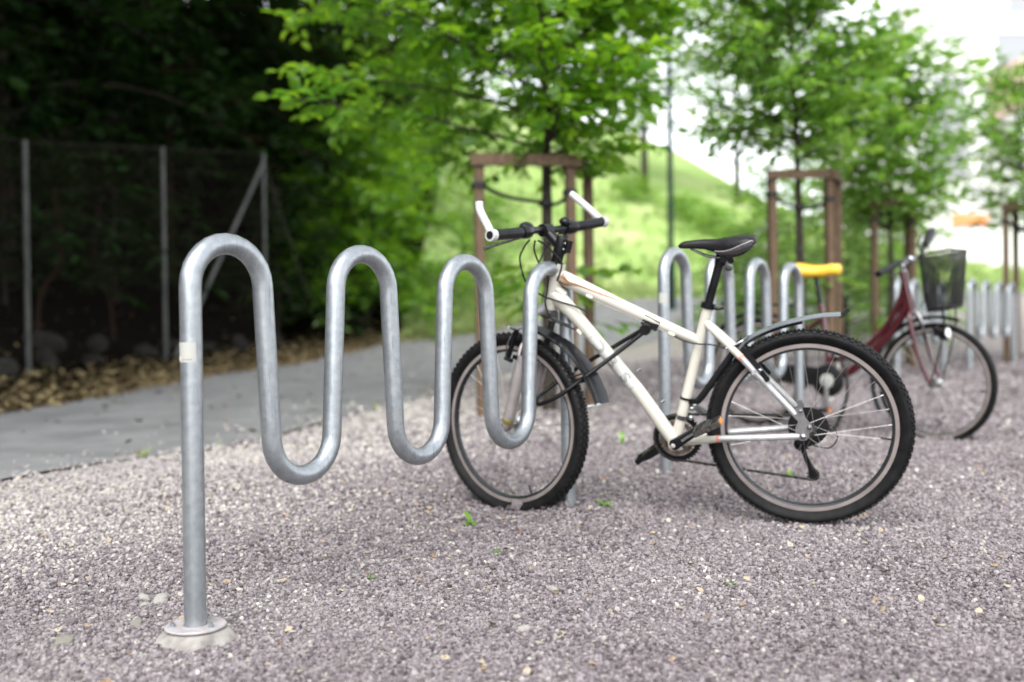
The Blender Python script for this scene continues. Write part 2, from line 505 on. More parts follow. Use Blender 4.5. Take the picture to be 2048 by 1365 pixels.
def ground_material():
    m, t, p = principled('gravel_bed', (0.2, 0.18, 0.18), 0.9)
    tc = t.nodes.new('ShaderNodeTexCoord')
    vo = t.nodes.new('ShaderNodeTexVoronoi')
    vo.inputs['Scale'].default_value = 85
    t.links.new(tc.outputs['Object'], vo.inputs['Vector'])
    sep = t.nodes.new('ShaderNodeSeparateColor')
    t.links.new(vo.outputs['Color'], sep.inputs[0])
    r1 = ramp(t, [(0.0, (0.07, 0.06, 0.062)), (0.45, (0.17, 0.145, 0.15)), (0.78, (0.26, 0.235, 0.23)), (0.93, (0.38, 0.35, 0.30))], sep.outputs[0])
    r2 = ramp(t, [(0.0, (0.11, 0.10, 0.095)), (0.4, (0.23, 0.21, 0.19)), (0.75, (0.36, 0.33, 0.285)), (0.93, (0.50, 0.47, 0.41))], sep.outputs[0])
    at = t.nodes.new('ShaderNodeAttribute')
    at.attribute_name = 'near'
    mr = t.nodes.new('ShaderNodeMapRange')
    mr.inputs['From Min'].default_value = -3.6
    mr.inputs['From Max'].default_value = -0.6
    t.links.new(at.outputs['Fac'], mr.inputs['Value'])
    mx = t.nodes.new('ShaderNodeMix')
    mx.data_type = 'RGBA'
    t.links.new(mr.outputs[0], mx.inputs['Factor'])
    t.links.new(r1.outputs[0], mx.inputs['A'])
    t.links.new(r2.outputs[0], mx.inputs['B'])
    t.links.new(mx.outputs['Result'], p.inputs['Base Color'])
    bump(t, p, vo.outputs['Distance'], 0.9, 0.012)
    return m
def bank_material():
    m, t, p = principled('bank_soil_shaded', (0.1, 0.07, 0.05), 0.95, 0, 0.0)
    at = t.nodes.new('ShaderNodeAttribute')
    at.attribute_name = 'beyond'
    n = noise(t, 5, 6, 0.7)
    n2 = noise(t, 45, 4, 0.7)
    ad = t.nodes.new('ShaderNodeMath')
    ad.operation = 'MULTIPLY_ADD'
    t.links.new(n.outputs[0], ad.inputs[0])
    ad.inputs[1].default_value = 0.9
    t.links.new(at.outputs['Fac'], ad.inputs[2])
    rr = ramp(t, [(0.0, (0.36, 0.29, 0.15)), (0.40, (0.24, 0.18, 0.09)), (0.66, (0.055, 0.037, 0.025)), (1.0, (0.007, 0.006, 0.005))], ad.outputs[0])  # tan verge, then brown soil blackened with the painted shade of the wood
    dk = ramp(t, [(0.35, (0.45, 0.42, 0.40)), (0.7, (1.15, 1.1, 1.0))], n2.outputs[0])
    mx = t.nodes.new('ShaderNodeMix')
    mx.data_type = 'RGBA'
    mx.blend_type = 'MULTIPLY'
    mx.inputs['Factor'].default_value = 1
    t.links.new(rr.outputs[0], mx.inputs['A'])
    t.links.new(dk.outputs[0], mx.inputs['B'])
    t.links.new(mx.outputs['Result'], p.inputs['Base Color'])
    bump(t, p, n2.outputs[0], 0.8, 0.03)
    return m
def hill_material():
    m, t, p = principled('meadow_grass', (0.2, 0.28, 0.08), 0.9, 0, 0.2)
    n = noise(t, 0.55, 6, 0.65)
    n2 = noise(t, 22, 5, 0.7)
    r1 = ramp(t, [(0.30, (0.20, 0.34, 0.08)), (0.45, (0.32, 0.46, 0.14)), (0.60, (0.44, 0.52, 0.22)), (0.75, (0.54, 0.55, 0.33))], n.outputs[0])
    r2 = ramp(t, [(0.35, (0.82, 0.85, 0.75)), (0.7, (1.1, 1.1, 1.1))], n2.outputs[0])
    mx = t.nodes.new('ShaderNodeMix')
    mx.data_type = 'RGBA'
    mx.blend_type = 'MULTIPLY'
    mx.inputs['Factor'].default_value = 1
    at = t.nodes.new('ShaderNodeAttribute')
    at.attribute_name = 'beyond'
    ad = t.nodes.new('ShaderNodeMath')
    ad.operation = 'MULTIPLY_ADD'
    t.links.new(n.outputs[0], ad.inputs[0])
    ad.inputs[1].default_value = 8.0
    t.links.new(at.outputs['Fac'], ad.inputs[2])
    mr = t.nodes.new('ShaderNodeMapRange')
    mr.inputs['From Min'].default_value = 26.5
    mr.inputs['From Max'].default_value = 28.5
    t.links.new(ad.outputs[0], mr.inputs['Value'])
    mb_ = t.nodes.new('ShaderNodeMix')
    mb_.data_type = 'RGBA'
    t.links.new(mr.outputs[0], mb_.inputs['Factor'])
    t.links.new(r1.outputs[0], mb_.inputs['A'])
    mb_.inputs['B'].default_value = (0.36, 0.29, 0.21, 1)
    t.links.new(mb_.outputs['Result'], mx.inputs['A'])
    t.links.new(r2.outputs[0], mx.inputs['B'])
    t.links.new(mx.outputs['Result'], p.inputs['Base Color'])
    bump(t, p, n2.outputs[0], 0.7, 0.05)
    return m
ground = sub(is_gravel, 'ground', ground_material())
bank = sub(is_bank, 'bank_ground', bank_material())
hill = sub(is_hill, 'grass_hill', hill_material())
# the asphalt path
def resample(poly, n):
    d = np.concatenate([[0], np.cumsum(np.hypot(*np.diff(poly, axis=0).T))])
    return d, poly
def path_mesh():
    # stations: pair points of both edges by common parameter through their control points
    sF = smooth_path(np.c_[FAR, np.zeros(len(FAR))], 12)[:, :2]
    sN = smooth_path(np.c_[NEAR, np.zeros(len(NEAR))], 12)[:, :2]
    def res(P, n):
        d = np.concatenate([[0], np.cumsum(np.hypot(*np.diff(P, axis=0).T))])
        # density follows image importance: more samples near
        t = np.linspace(0, 1, n) ** 1.25
        q = t * d[-1]
        return np.c_[np.interp(q, d, P[:, 0]), np.interp(q, d, P[:, 1])]
    n, m_ = 420, 14
    A_, B_ = res(sN, n), res(sF, n)
    k = np.linspace(0, 1, m_)[None, :, None]
    G = A_[:, None, :] * (1 - k) + B_[:, None, :] * k
    zz = zt(G[..., 0], G[..., 1], False) + 0.012
    Vp = np.concatenate([G, zz[..., None]], -1).reshape(-1, 3)
    ii = np.arange(n * m_).reshape(n, m_)
    q = np.stack([ii[:-1, :-1], ii[1:, :-1], ii[1:, 1:], ii[:-1, 1:]], -1).reshape(-1, 4)
    return Vp, q[:, ::-1]
mA, tA, pA = principled('path_asphalt', (0.15, 0.15, 0.155), 0.82)
na = noise(tA, 3.0, 6, 0.6)
nb = noise(tA, 220, 3, 0.6)
ra_ = ramp(tA, [(0.28, (0.115, 0.115, 0.115)), (0.72, (0.215, 0.214, 0.212))], na.outputs[0])
rb_ = ramp(tA, [(0.3, (0.75, 0.75, 0.75)), (0.7, (1.2, 1.2, 1.2))], nb.outputs[0])
mxA = tA.nodes.new('ShaderNodeMix')
mxA.data_type = 'RGBA'
mxA.blend_type = 'MULTIPLY'
mxA.inputs['Factor'].default_value = 1
tA.links.new(ra_.outputs[0], mxA.inputs['A'])
tA.links.new(rb_.outputs[0], mxA.inputs['B'])
tA.links.new(mxA.outputs['Result'], pA.inputs['Base Color'])
bump(tA, pA, nb.outputs[0], 0.35, 0.004)
Vp, Qp = path_mesh()
path = obj('path', fast_mesh('path', Vp, Qp, mA, None, True))
path['kind'] = 'structure'
# ------------------------------------------------------------------ far buildings
def facade(name, label, x0, x1, y, z0, z1, depth, mat, windows, rotz=0.0):
    t = thing(name, label, 'building', ((x0 + x1) / 2, y, z0), rotz)
    w_, h_ = x1 - x0, z1 - z0
    obj('wall', MB().box((0, depth / 2, h_ / 2), (w_, depth, h_)), mat, t)
    obj('roof_edge', MB().box((0, depth / 2, h_ + 0.15), (w_ + 0.4, depth + 0.4, 0.3)), M['grey_frame'], t)
    for (a, b, c, d, kind) in windows:           # left, right, bottom, top measured on the wall
        cxw, czw = (a + b) / 2 - w_ / 2, (c + d) / 2
        fr = MB()
        fw_, th = 0.10, 0.12
        for sx in (-1, 1):
            fr.box((cxw + sx * (b - a) / 2, -0.05, czw), (fw_, th, d - c + fw_))
        for sz in (-1, 1):
            fr.box((cxw, -0.05, czw + sz * (d - c) / 2), (b - a - fw_, th, fw_))
        f_ = obj('window', fr, M['grey_frame'], t)
        if kind == 'tall':
            fr2 = d - (d - c) * 0.20
            obj('pane', MB().box((cxw, -0.02, (c + fr2) / 2 - 0.05), (b - a - fw_, 0.05, fr2 - c - 0.05)), M['glass'], f_)
            obj('blind', MB().box((cxw, -0.025, (fr2 + d) / 2), (b - a - fw_, 0.05, d - fr2 - 0.12)), M['white_wall'], f_)
        else:
            obj('pane', MB().box((cxw, -0.02, czw), (b - a - fw_, 0.05, d - c - fw_)), M['glass'], f_)
    return t
facade('apartment_block', 'white building with one tall grey window above the small trees', 21.5, 28.2, 60, 3.0, 17.9, 9, M['white_wall'],
       [(3.9, 6.0, 6.6, 14.2, 'tall'), (0.9, 2.2, 11.8, 13.2, 'plain'), (0.9, 2.2, 8.4, 9.8, 'plain')])
facade('office_block', 'taller white building with wide pale windows at the picture edge', 28.6, 44, 64, 3.2, 26, 10, M['white_wall'],
       [(2.6, 7.4, 13.6, 16.2, 'plain'), (3.4, 7.4, 17.4, 19.0, 'plain'), (9, 13, 13.6, 16.2, 'plain'), (2.6, 7.4, 9.6, 12.0, 'plain')])
th_h = facade('town_house', 'house with a salmon pink upper storey behind the small tree at the picture edge', 24.6, 33, 48, 2.4, 10.6, 3.4, M['white_wall'],
       [(1.2, 2.3, 4.4, 6.0, 'plain'), (4.0, 5.1, 4.4, 6.0, 'plain')])
obj('upper_storey', MB().box((0, 1.72, 9.85), (8.3, 3.3, 2.7)), M['salmon_wall'], th_h)
t = thing('garden_wall', 'long low white wall beyond the bicycle basket', 'wall', (20.6, 36, 0))
obj('wall', MB().box((0, 0, ztf(20.6, 36) + 0.55), (9.5, 0.3, 2.2)), M['white_wall'], t)
obj('coping', MB().box((0, 0, ztf(20.6, 36) + 1.70), (9.7, 0.42, 0.1)), M['white_wall'], t)
t = thing('hoarding', 'orange and blue panel standing behind the low white wall', 'panel', (19.6, 42.5, ztf(19.6, 42.5)))
obj('board', MB().box((0, 0, 2.05), (1.5, 0.08, 0.55)), M['orange_panel'], t, label='orange upper board')
obj('board', MB().box((0, 0, 1.45), (1.5, 0.08, 0.6)), M['blue_panel'], t, label='blue lower board')
for sx in (-0.65, 0.65):
    obj('post', MB().box((sx, 0.09, 1.15), (0.08, 0.08, 2.4)), M['grey_frame'], t)
# ------------------------------------------------------------------ fence
FP = [(-5.35, 6.9, 2.25), (-4.86, 10.0, 2.32), (-4.28, 12.3, 2.62), (-3.58, 14.5, 2.85)]
t = thing('chain_link_fence', 'tall rusty chain link fence on galvanised posts below the dark trees', 'fence', (FP[1][0], FP[1][1], 0))
fo = np.array([FP[1][0], FP[1][1], 0])
zb = []
for k, (x, y, h) in enumerate(FP):
    z = ztf(x, y)
    zb.append(z)
    obj('post', MB().tube([np.array((x, y, z - 0.2)) - fo, np.array((x, y, z + h)) - fo], 0.029, 12), M['galv_dull'], t)
x, y, h = FP[3]
obj('brace', MB().tube([np.array((x, y, zb[3] + h - 0.15)) - fo, np.array((x - 0.63, y - 2.05, ztf(x - 0.63, y - 2.05) + 0.02)) - fo], 0.030, 10), M['galv_dull'], t)
obj('brace', MB().tube([np.array((x, y, zb[3] + h - 0.12)) - fo, np.array((x + 0.45, y + 0.9, ztf(x + 0.45, y + 0.9) + 0.7)) - fo], 0.008, 8), M['rusty_wire'], t)
for k in range(3):
    (xa, ya, ha), (xb, yb, hb) = FP[k], FP[k + 1]
    L = math.hypot(xb - xa, yb - ya)
    cell = 0.07
    nw = int(L / cell)
    nz = int(min(ha, hb) / cell)
    Vw, Fw = [], []
    dirv = np.array([(xb - xa) / L, (yb - ya) / L, 0])
    nrm = np.array([-dirv[1], dirv[0], 0])
    wr = 0.0016
    s = np.arange(nw + 1)
    for sg in (0, 1):
        for i in range(nw):
            zz = np.arange(nz + 1) * cell * (ha + (hb - ha) * (i / nw)) / (nz * cell)
            off = ((np.arange(nz + 1) + sg) % 2)
            ss = (i + off) * cell
            tt = ss / L
            bz = zb[k] + (zb[k + 1] - zb[k]) * tt + 0.03
            P = np.stack([xa + dirv[0] * ss, ya + dirv[1] * ss, bz + zz], -1) + nrm * (0.004 if sg else -0.004) - fo
            o = len(Vw)
            for q in P:
                Vw += [q + dirv * wr, q - dirv * wr * 0.5 + nrm * wr, q - dirv * wr * 0.5 - nrm * wr]
            for j in range(nz):
                for e in range(3):
                    g = (e + 1) % 3
                    Fw.append((o + j * 3 + e, o + j * 3 + g, o + j * 3 + 3 + g, o + j * 3 + 3 + e))
    ob_ = obj('wire_mesh', fast_mesh('wire_mesh', Vw, Fw, M['rusty_wire']), None, t)
    ob_['kind'] = 'stuff'
    top = MB().tube([np.array((xa, ya, zb[k] + ha - 0.02)) - fo, np.array((xb, yb, zb[k + 1] + hb - 0.02)) - fo], 0.003, 6)
    obj('tension_wire', top, M['rusty_wire'], t)
# ------------------------------------------------------------------ lamp post
lx, ly = 3.28, 20.4
t = thing('street_lamp', 'slim dark green lamp post where the grass meets the path', 'street lamp', (lx, ly, ztf(lx, ly)))
obj('pole', MB().tube([(0, 0, -0.2), (0, 0, 1.2), (0, 0, 1.25), (0, 0, 8.3)], [0.085, 0.085, 0.06, 0.048], 14), M['green_pole'], t)
obj('lamp_head', MB().lathe([(0.02, 8.25), (0.09, 8.3), (0.26, 8.42), (0.22, 8.55), (0.05, 8.62)], 20, 'z', False), M['green_pole'], t)
# ------------------------------------------------------------------ white handrail on the slope
t = thing('handrail', 'white handrail climbing the slope behind the bicycle saddle', 'handrail', (4.95, 20.6, ztf(4.95, 20.6)))
a, b = np.array((-0.3, -0.5, 0.0)), np.array((1.25, 2.9, 0.0))
za = 2.36 - ztf(4.95, 20.6)
zb2 = 3.30 - ztf(4.95, 20.6)
obj('rail', MB().tube([(a[0], a[1], za), (b[0], b[1], zb2)], 0.045, 10), M['white_paint'], t)
obj('rail', MB().tube([(a[0], a[1], za - 0.5), (b[0], b[1], zb2 - 0.5)], 0.03, 10), M['white_paint'], t)
for k in np.linspace(0.03, 0.97, 4):
    q = a + (b - a) * k
    g = ztf(4.95 + q[0], 20.6 + q[1]) - ztf(4.95, 20.6)
    obj('post', MB().tube([(q[0], q[1], g - 0.1), (q[0], q[1], za + (zb2 - za) * k)], 0.03, 8), M['white_paint'], t)
# ------------------------------------------------------------------ wave bike racks
RT = 0.0250
KS = 1.015
S_ = [0.0, 0.2144] + [0.2144 + 0.2177 * k for k in range(1, 6)] + [0.2144 + 0.2177 * 5 + 0.2223]
S_ = [q * KS for q in S_]
ZT, ZB = 0.9066 * KS, 0.3397 * KS
def rack_path(zfoot, zt_=ZT, zb_=ZB):
    zc = (zt_ + zb_) / 2
    al = [0] + [R(3.2)] * 6 + [0]
    pts = [(0, 0, zfoot)]
    for i in range(7):
        a1, a2 = al[i], al[i + 1]
        p_ = S_[i + 1] - S_[i]
        H_ = (zt_ - zb_) / 2
        r = (p_ - (math.tan(a1) + math.tan(a2)) * H_) / (1 / math.cos(a1) + 1 / math.cos(a2) - math.tan(a1) - math.tan(a2))
        top = (i % 2 == 0)
        cz = zt_ - r if top else zb_ + r
        cxx = S_[i] + math.tan(a1) * (H_ - r) + r / math.cos(a1)
        for th in np.linspace(math.pi - a1, a2, 15):
            pts.append((cxx + r * math.cos(th), 0, cz + (r if top else -r) * math.sin(th)))
    pts.append((S_[7], 0, zfoot))
    # extra rings on the straight runs
    out = [pts[0]]
    for p, q in zip(pts[:-1], pts[1:]):
        L = math.dist(p, q)
        k = max(1, int(L / 0.08))
        for j in range(1, k + 1):
            out.append(tuple(np.array(p) + (np.array(q) - np.array(p)) * j / k))
    return out
TH = R(53.24)
rack = thing('bike_rack', 'foremost grey wave bike rack with sticker and concrete footing, white bicycle wheel in it', 'bike rack', (-0.733, 2.274, -0.0104), TH, 'galvanised wave bike racks')
pipe = obj('pipe', MB().tube(rack_path(0.0), RT, 28), M['galv'], rack)
rack_proto_mesh = MB().tube(rack_path(-0.15), RT, 20).mesh('pipe', M['galv'])
lat = MB().lathe([(0.001, -0.05), (0.100, -0.05), (0.098, -0.01), (0.094, 0.004), (0.088, 0.013), (0.079, 0.024), (0.072, 0.031), (0.066, 0.034), (0.001, 0.034)], 64, 'z', False)
rs = np.random.default_rng(3)
for i, (x, y, z) in enumerate(lat.v):
    if -0.02 < z < 0.033 and x * x + y * y > 0.001:
        k = 1 + 0.035 * math.sin(5 * math.atan2(y, x)) + rs.normal(0, 0.014)
        lat.v[i] = (x * k, y * k, z + rs.normal(0, 0.0012))
obj('footing', lat, M['concrete'], rack)
obj('base_plate', MB().lathe([(0.026, 0.037), (0.066, 0.037), (0.0685, 0.0385), (0.0685, 0.0415), (0.067, 0.0430), (0.026, 0.0430)], 48, 'z'), M['steel'], rack)
for ang in (200, 330, 80):
    c_ = (0.05 * math.cos(R(ang) - TH), 0.05 * math.sin(R(ang) - TH))
    obj('bolt', MB().lathe([(0.001, 0.043), (0.007, 0.043), (0.007, 0.048), (0.001, 0.049)], 6, 'z', False, (c_[0], c_[1], 0)).lathe([(0.001, 0.048), (0.004, 0.048), (0.004, 0.053), (0.001, 0.0535)], 10, 'z', False, (c_[0], c_[1], 0)), M['galv'], rack)
# sticker: a curved label, with a thin printed line and a pale emblem row
def on_pipe(a0, a1, z0, z1, lift, name, mat, parent):
    n = 14
    V_, F_ = [], []
    for k in range(n + 1):
        a_ = a0 + (a1 - a0) * k / n - TH
        for z in (z0, z1):
            V_.append(((RT + lift) * math.cos(a_), (RT + lift) * math.sin(a_), z))
    F_ = [(2 * k, 2 * k + 2, 2 * k + 3, 2 * k + 1) for k in range(n)]
    return obj(name, MB().add(V_, F_), mat, parent)
stk = on_pipe(R(-162), R(-48), 0.6437, 0.6892, 0.0005, 'sticker', M['sticker'], rack)
on_pipe(R(-125), R(-68), 0.6491, 0.6504, 0.0009, 'print_line', M['greyline'], stk)
for k in range(4):
    on_pipe(R(-158 + 8 * k), R(-153 + 8 * k), 0.648, 0.6577, 0.0009, 'emblem', principled('pale_orange_print', (0.78, 0.66, 0.55), 0.5)[0] if k == 0 else bpy.data.materials['pale_orange_print'], stk)
for loc, rz, lab in [((0.642, 4.20), TH, 'grey wave bike rack directly behind the white bicycle'),
                     ((3.45, 8.93), R(52), 'grey wave bike rack half hidden by the wire basket'),
                     ((4.64, 10.1), R(48), 'farthest grey wave bike rack, past the wire basket')]:
    o = thing('bike_rack', lab, 'bike rack', (loc[0], loc[1], ztf(*loc) + 0.012), rz, 'galvanised wave bike racks')
    obj('pipe', rack_proto_mesh, None, o)
# second rack also wears a small sticker on its first post
o2 = [o for o in col.objects if o.get('label', '').startswith('grey wave bike rack directly')][0]
on_pipe(R(-150), R(-60), 0.70, 0.745, 0.0006, 'sticker', M['sticker'], o2)
# ------------------------------------------------------------------ bicycle parts shared by both bicycles
def wheel(root, basis, Ro, tw, rim_r, n_spokes, knobs, mats, label=None, hub_w=0.032, flange=0.022, valve_ang=200):
    """wheel part (its hub body) with tyre, rim, spokes and valve as sub-parts; local axes x forward, y along the axle, z up"""
    hub = MB().lathe([(0.001, -hub_w - 0.02), (0.006, -hub_w - 0.02), (0.006, -hub_w - 0.004), (flange + 0.004, -hub_w - 0.002), (flange + 0.004, -hub_w + 0.002),
                      (0.013, -hub_w + 0.008), (0.011, 0), (0.013, hub_w - 0.008), (flange + 0.004, hub_w - 0.002), (flange + 0.004, hub_w + 0.002),
                      (0.006, hub_w + 0.004), (0.006, hub_w + 0.02), (0.001, hub_w + 0.02)], 24, 'y', False)
    w = obj('wheel', hub, mats['hub'], root, basis, label)
    r_in = rim_r
    pr = []
    rc = (Ro + r_in) / 2 + 0.003
    hr = Ro - 0.003 - rc
    for k in range(17):
        a = R(-118 + 236 * k / 16)
        pr.append((rc + hr * math.cos(a), tw * math.sin(a) * (1.0 if abs(math.sin(a)) < 0.98 else 1.0)))
    pr[0] = (r_in - 0.002, -0.0105)
    pr[-1] = (r_in - 0.002, 0.0105)
    obj('tyre', MB().lathe(pr, 110, 'y'), mats['tyre'], w, sharp=60)
    if knobs:
        kb = MB()
        nA = knobs
        for k in range(nA):
            for (ys, l, wd, dk) in ((0.0, 0.010, 0.0085, 0.0), (0.0115, 0.010, 0.0065, 0.5), (-0.0115, 0.010, 0.0065, 0.5), (0.0205, 0.009, 0.0055, 0.0), (-0.0205, 0.009, 0.0055, 0.0)):
                t_ = 2 * math.pi * (k + dk) / nA
                sn = max(-1, min(1, ys / tw))
                a = math.asin(sn)
                rr = rc + hr * math.cos(a) + 0.0006
                er = np.array((math.cos(t_), 0, math.sin(t_)))
                et = np.array((-math.sin(t_), 0, math.cos(t_)))
                ey = np.array((0, 1.0, 0))
                nn = er * math.cos(a) + ey * math.sin(a)
                yy = ey * math.cos(a) - er * math.sin(a)
                kb.box(er * rr + ey * ys + nn * 0.0012, (l, wd, 0.0056), (et, yy, nn), 0.85)
        tr = obj('tread', kb, mats['tread'], w, sharp=20)
        tr['kind'] = 'stuff'
    b0, b1 = r_in - 0.012, r_in
    obj('rim', MB().lathe([(b1 + 0.001, -0.0125), (b1 + 0.001, -0.0095), (b0, -0.0085), (b0, -0.0125)], 96, 'y').lathe([(b1 + 0.001, 0.0125), (b0, 0.0125), (b0, 0.0085), (b1 + 0.001, 0.0095)], 96, 'y'), mats['rim'], w)
    obj('rim_well', MB().lathe([(b0, -0.0124), (b0 + 0.001, 0.0), (b0, 0.0124), (b0 - 0.006, 0.0105), (b0 - 0.010, 0.004), (b0 - 0.010, -0.004), (b0 - 0.006, -0.0105)], 96, 'y'), mats['rim_well'], w)
    rs_ = b0 - 0.009
    sp_me = {}
    for k in range(n_spokes):
        side = 1 if k % 2 == 0 else -1
        lead = 1 if (k // 2) % 2 == 0 else -1
        key = (side, lead)
        if key not in sp_me:
            off = R(62) * lead
            p0 = (flange * math.cos(off), side * hub_w, flange * math.sin(off))
            p1 = (rs_, side * 0.002, 0)
            d = np.array(p1) - np.array(p0)
            m_ = MB().tube([p0, np.array(p0) + d * 0.955], 0.0009, 6).tube([np.array(p0) + d * 0.955, p1], 0.0017, 6)
            sp_me[key] = m_.mesh('spoke', mats['spoke'])
        o = obj('spoke', sp_me[key], None, w)
        o.rotation_euler = (0, -2 * math.pi * k / n_spokes + 0.05, 0)
    va = R(valve_ang)
    er = np.array((math.cos(va), 0, math.sin(va)))
    obj('valve', MB().tube([er * (rs_ + 0.002), er * (rs_ - 0.022), er * (rs_ - 0.034)], [0.0035, 0.0035, 0.0028], 8), mats['valve'], w)
    return w
def gear(mb, c, r, teeth, th, r_in, depth=0.006):
    pl, pi_ = [], []
    for k in range(teeth * 4):
        a = 2 * math.pi * k / (teeth * 4)
        rr = r if k % 4 in (1, 2) else r - depth
        pl.append((rr * math.cos(a), rr * math.sin(a)))
    V_, F_ = [], []
    n = len(pl)
    for y in (-th / 2, th / 2):
        for (x, z) in pl:
            V_.append((c[0] + x, c[1] + y, c[2] + z))
        for (x, z) in pl:
            k = r_in / math.hypot(x, z)
            V_.append((c[0] + x * k, c[1] + y, c[2] + z * k))
    for j in range(n):
        k = (j + 1) % n
        F_ += [(j, k, n + k, n + j), (2 * n + j, 3 * n + j, 3 * n + k, 2 * n + k), (j, 2 * n + j, 2 * n + k, k), (n + j, n + k, 3 * n + k, 3 * n + j)]
    return mb.add(V_, F_)
def chain_links(mb, pts, y_w=0.0035, pitch=0.0127):
    P = np.array(pts, float)
    d = np.concatenate([[0], np.cumsum(np.linalg.norm(np.diff(P, axis=0), axis=1))])
    n = int(d[-1] / pitch)
    for k in range(n):
        q = [np.array([np.interp((k + f) * pitch, d, P[:, i]) for i in range(3)]) for f in (0, 1)]
        ww = y_w * (1.5 if k % 2 else 1.0)
        ax = (q[1] - q[0])
        L = np.linalg.norm(ax)
        ax /= L
        mb.bar(q[0] - ax * 0.0015, q[1] + ax * 0.0015, ww * 2, 0.008 if k % 2 else 0.0065, (-ax[2], 0, ax[0]))
    return mb
def pedal(root, name, c, dirx, mat, refl):
    """platform pedal; dirx = the pedal's long axis in the bike plane"""
    dx = np.array(dirx, float)
    dx /= np.linalg.norm(dx)
    dz = np.array((-dx[2], 0, dx[0]))
    dy = np.array((0, 1.0, 0))
    c = np.array(c, float)
    mb = MB().tube([c - dy * 0.045, c + dy * 0.045], 0.011, 12)
    mb.box(c + dx * 0.043, (0.008, 0.085, 0.020), (dx, dy, dz)).box(c - dx * 0.043, (0.008, 0.085, 0.020), (dx, dy, dz))
    mb.box(c + dy * 0.043, (0.082, 0.008, 0.018), (dx, dy, dz)).box(c - dy * 0.043, (0.082, 0.008, 0.018), (dx, dy, dz))
    mb.box(c, (0.036, 0.07, 0.016), (dx, dy, dz))
    p = obj(name, mb, mat, root)
    for s in (-1, 1):
        obj('reflector', MB().box(c + dx * s * 0.0485, (0.004, 0.045, 0.014), (dx, dy, dz)), refl, p)
    return p
# ------------------------------------------------------------------ the white bicycle
A_ = (0.9916, 3.3408, 0.0345)
bu, bw, bv = (-0.9593, 0.2823, -0.0036), (-0.2791, -0.9501, -0.1392), (-0.0427, -0.1325, 0.9903)
bike = thing('bicycle', 'cream white mountain bicycle with black saddle parked in the foremost bike rack', 'bicycle', basis=basis4(bu, bw, bv, A_) @ Matrix.Scale(0.985, 4))
SB = basis4((0.8804, -0.401, 0.2532), (0.3854, 0.9161, 0.1108), (-0.2764, 0.0, 0.961), (1.0432, -0.014, 0.336))   # steered front end
wm = dict(hub=M['alloy'], tyre=M['rubber'], tread=M['tread'], rim=M['rim'], rim_well=M['rim_dark'], spoke=M['spoke'], valve=M['black'])
RB = Matrix.Translation((0, 0, 0.336))
wheel(bike, RB, 0.336, 0.026, 0.287, 32, 84, dict(wm, hub=M['dark_metal']), valve_ang=188)
# wheel upright in the steered frame: x along the road, z up
wheel(bike, SB @ Matrix.Rotation(R(-16), 4, 'Y'), 0.336, 0.026, 0.287, 32, 84, wm, valve_ang=218)
# --- frame
BBp = (0.444, 0, 0.281)
fr = MB()
fr.tube([(0.831, 0, 0.919), (0.838, 0, 0.895), (0.871, 0, 0.782), (0.877, 0, 0.760)], [0.0245, 0.0245, 0.0262, 0.0262], 24)
fr.tube([(0.845, 0, 0.880), (0.805, 0, 0.860), (0.74, 0, 0.826), (0.606, 0, 0.758), (0.45, 0, 0.682), (0.350, 0, 0.634)], [0.026, 0.0262, 0.0252, 0.0228, 0.0195, 0.0175], 24)
fr.tube([(0.868, 0, 0.815), (0.835, 0, 0.790), (0.795, 0, 0.746), (0.745, 0, 0.686), (0.57, 0, 0.464), (0.475, 0, 0.322), (0.446, 0, 0.284)], [0.026, 0.031, 0.0265, 0.0235, 0.0235, 0.0245, 0.026], 24)
fr.tube([(0.862, 0, 0.845), (0.84, 0, 0.825), (0.815, 0, 0.805)], [0.020, 0.024, 0.016], 16, sq=(1.0, 0.7))
fr.tube([(0.445, 0, 0.283), (0.38, 0, 0.528), (0.325, 0, 0.738), (0.3205, 0, 0.755)], [0.0185, 0.0178, 0.0178, 0.0195], 24)
fr.tube([(0.444, -0.037, 0.281), (0.444, 0.037, 0.281)], 0.0225, 24)
fr.tube([(0.336, 0.0, 0.700), (0.318, 0.0, 0.693)], [0.019, 0.014], 16)
for s in (1, -1):
    fr.tube(smooth_path([(0.332, 0.004 * s, 0.703), (0.300, 0.024 * s, 0.672), (0.250, 0.034 * s, 0.622), (0.212, 0.040 * s, 0.584)], 6), 0.0122, 16)
    fr.tube([(0.428, 0.020 * s, 0.283), (0.37, 0.034 * s, 0.293), (0.297, 0.045 * s, 0.304)], [0.0135, 0.013, 0.0125], 16)
fr.box((0.30, 0, 0.662), (0.02, 0.05, 0.02))
frame = obj('frame', fr, M['cream'], bike, label='cream white frame tubes')
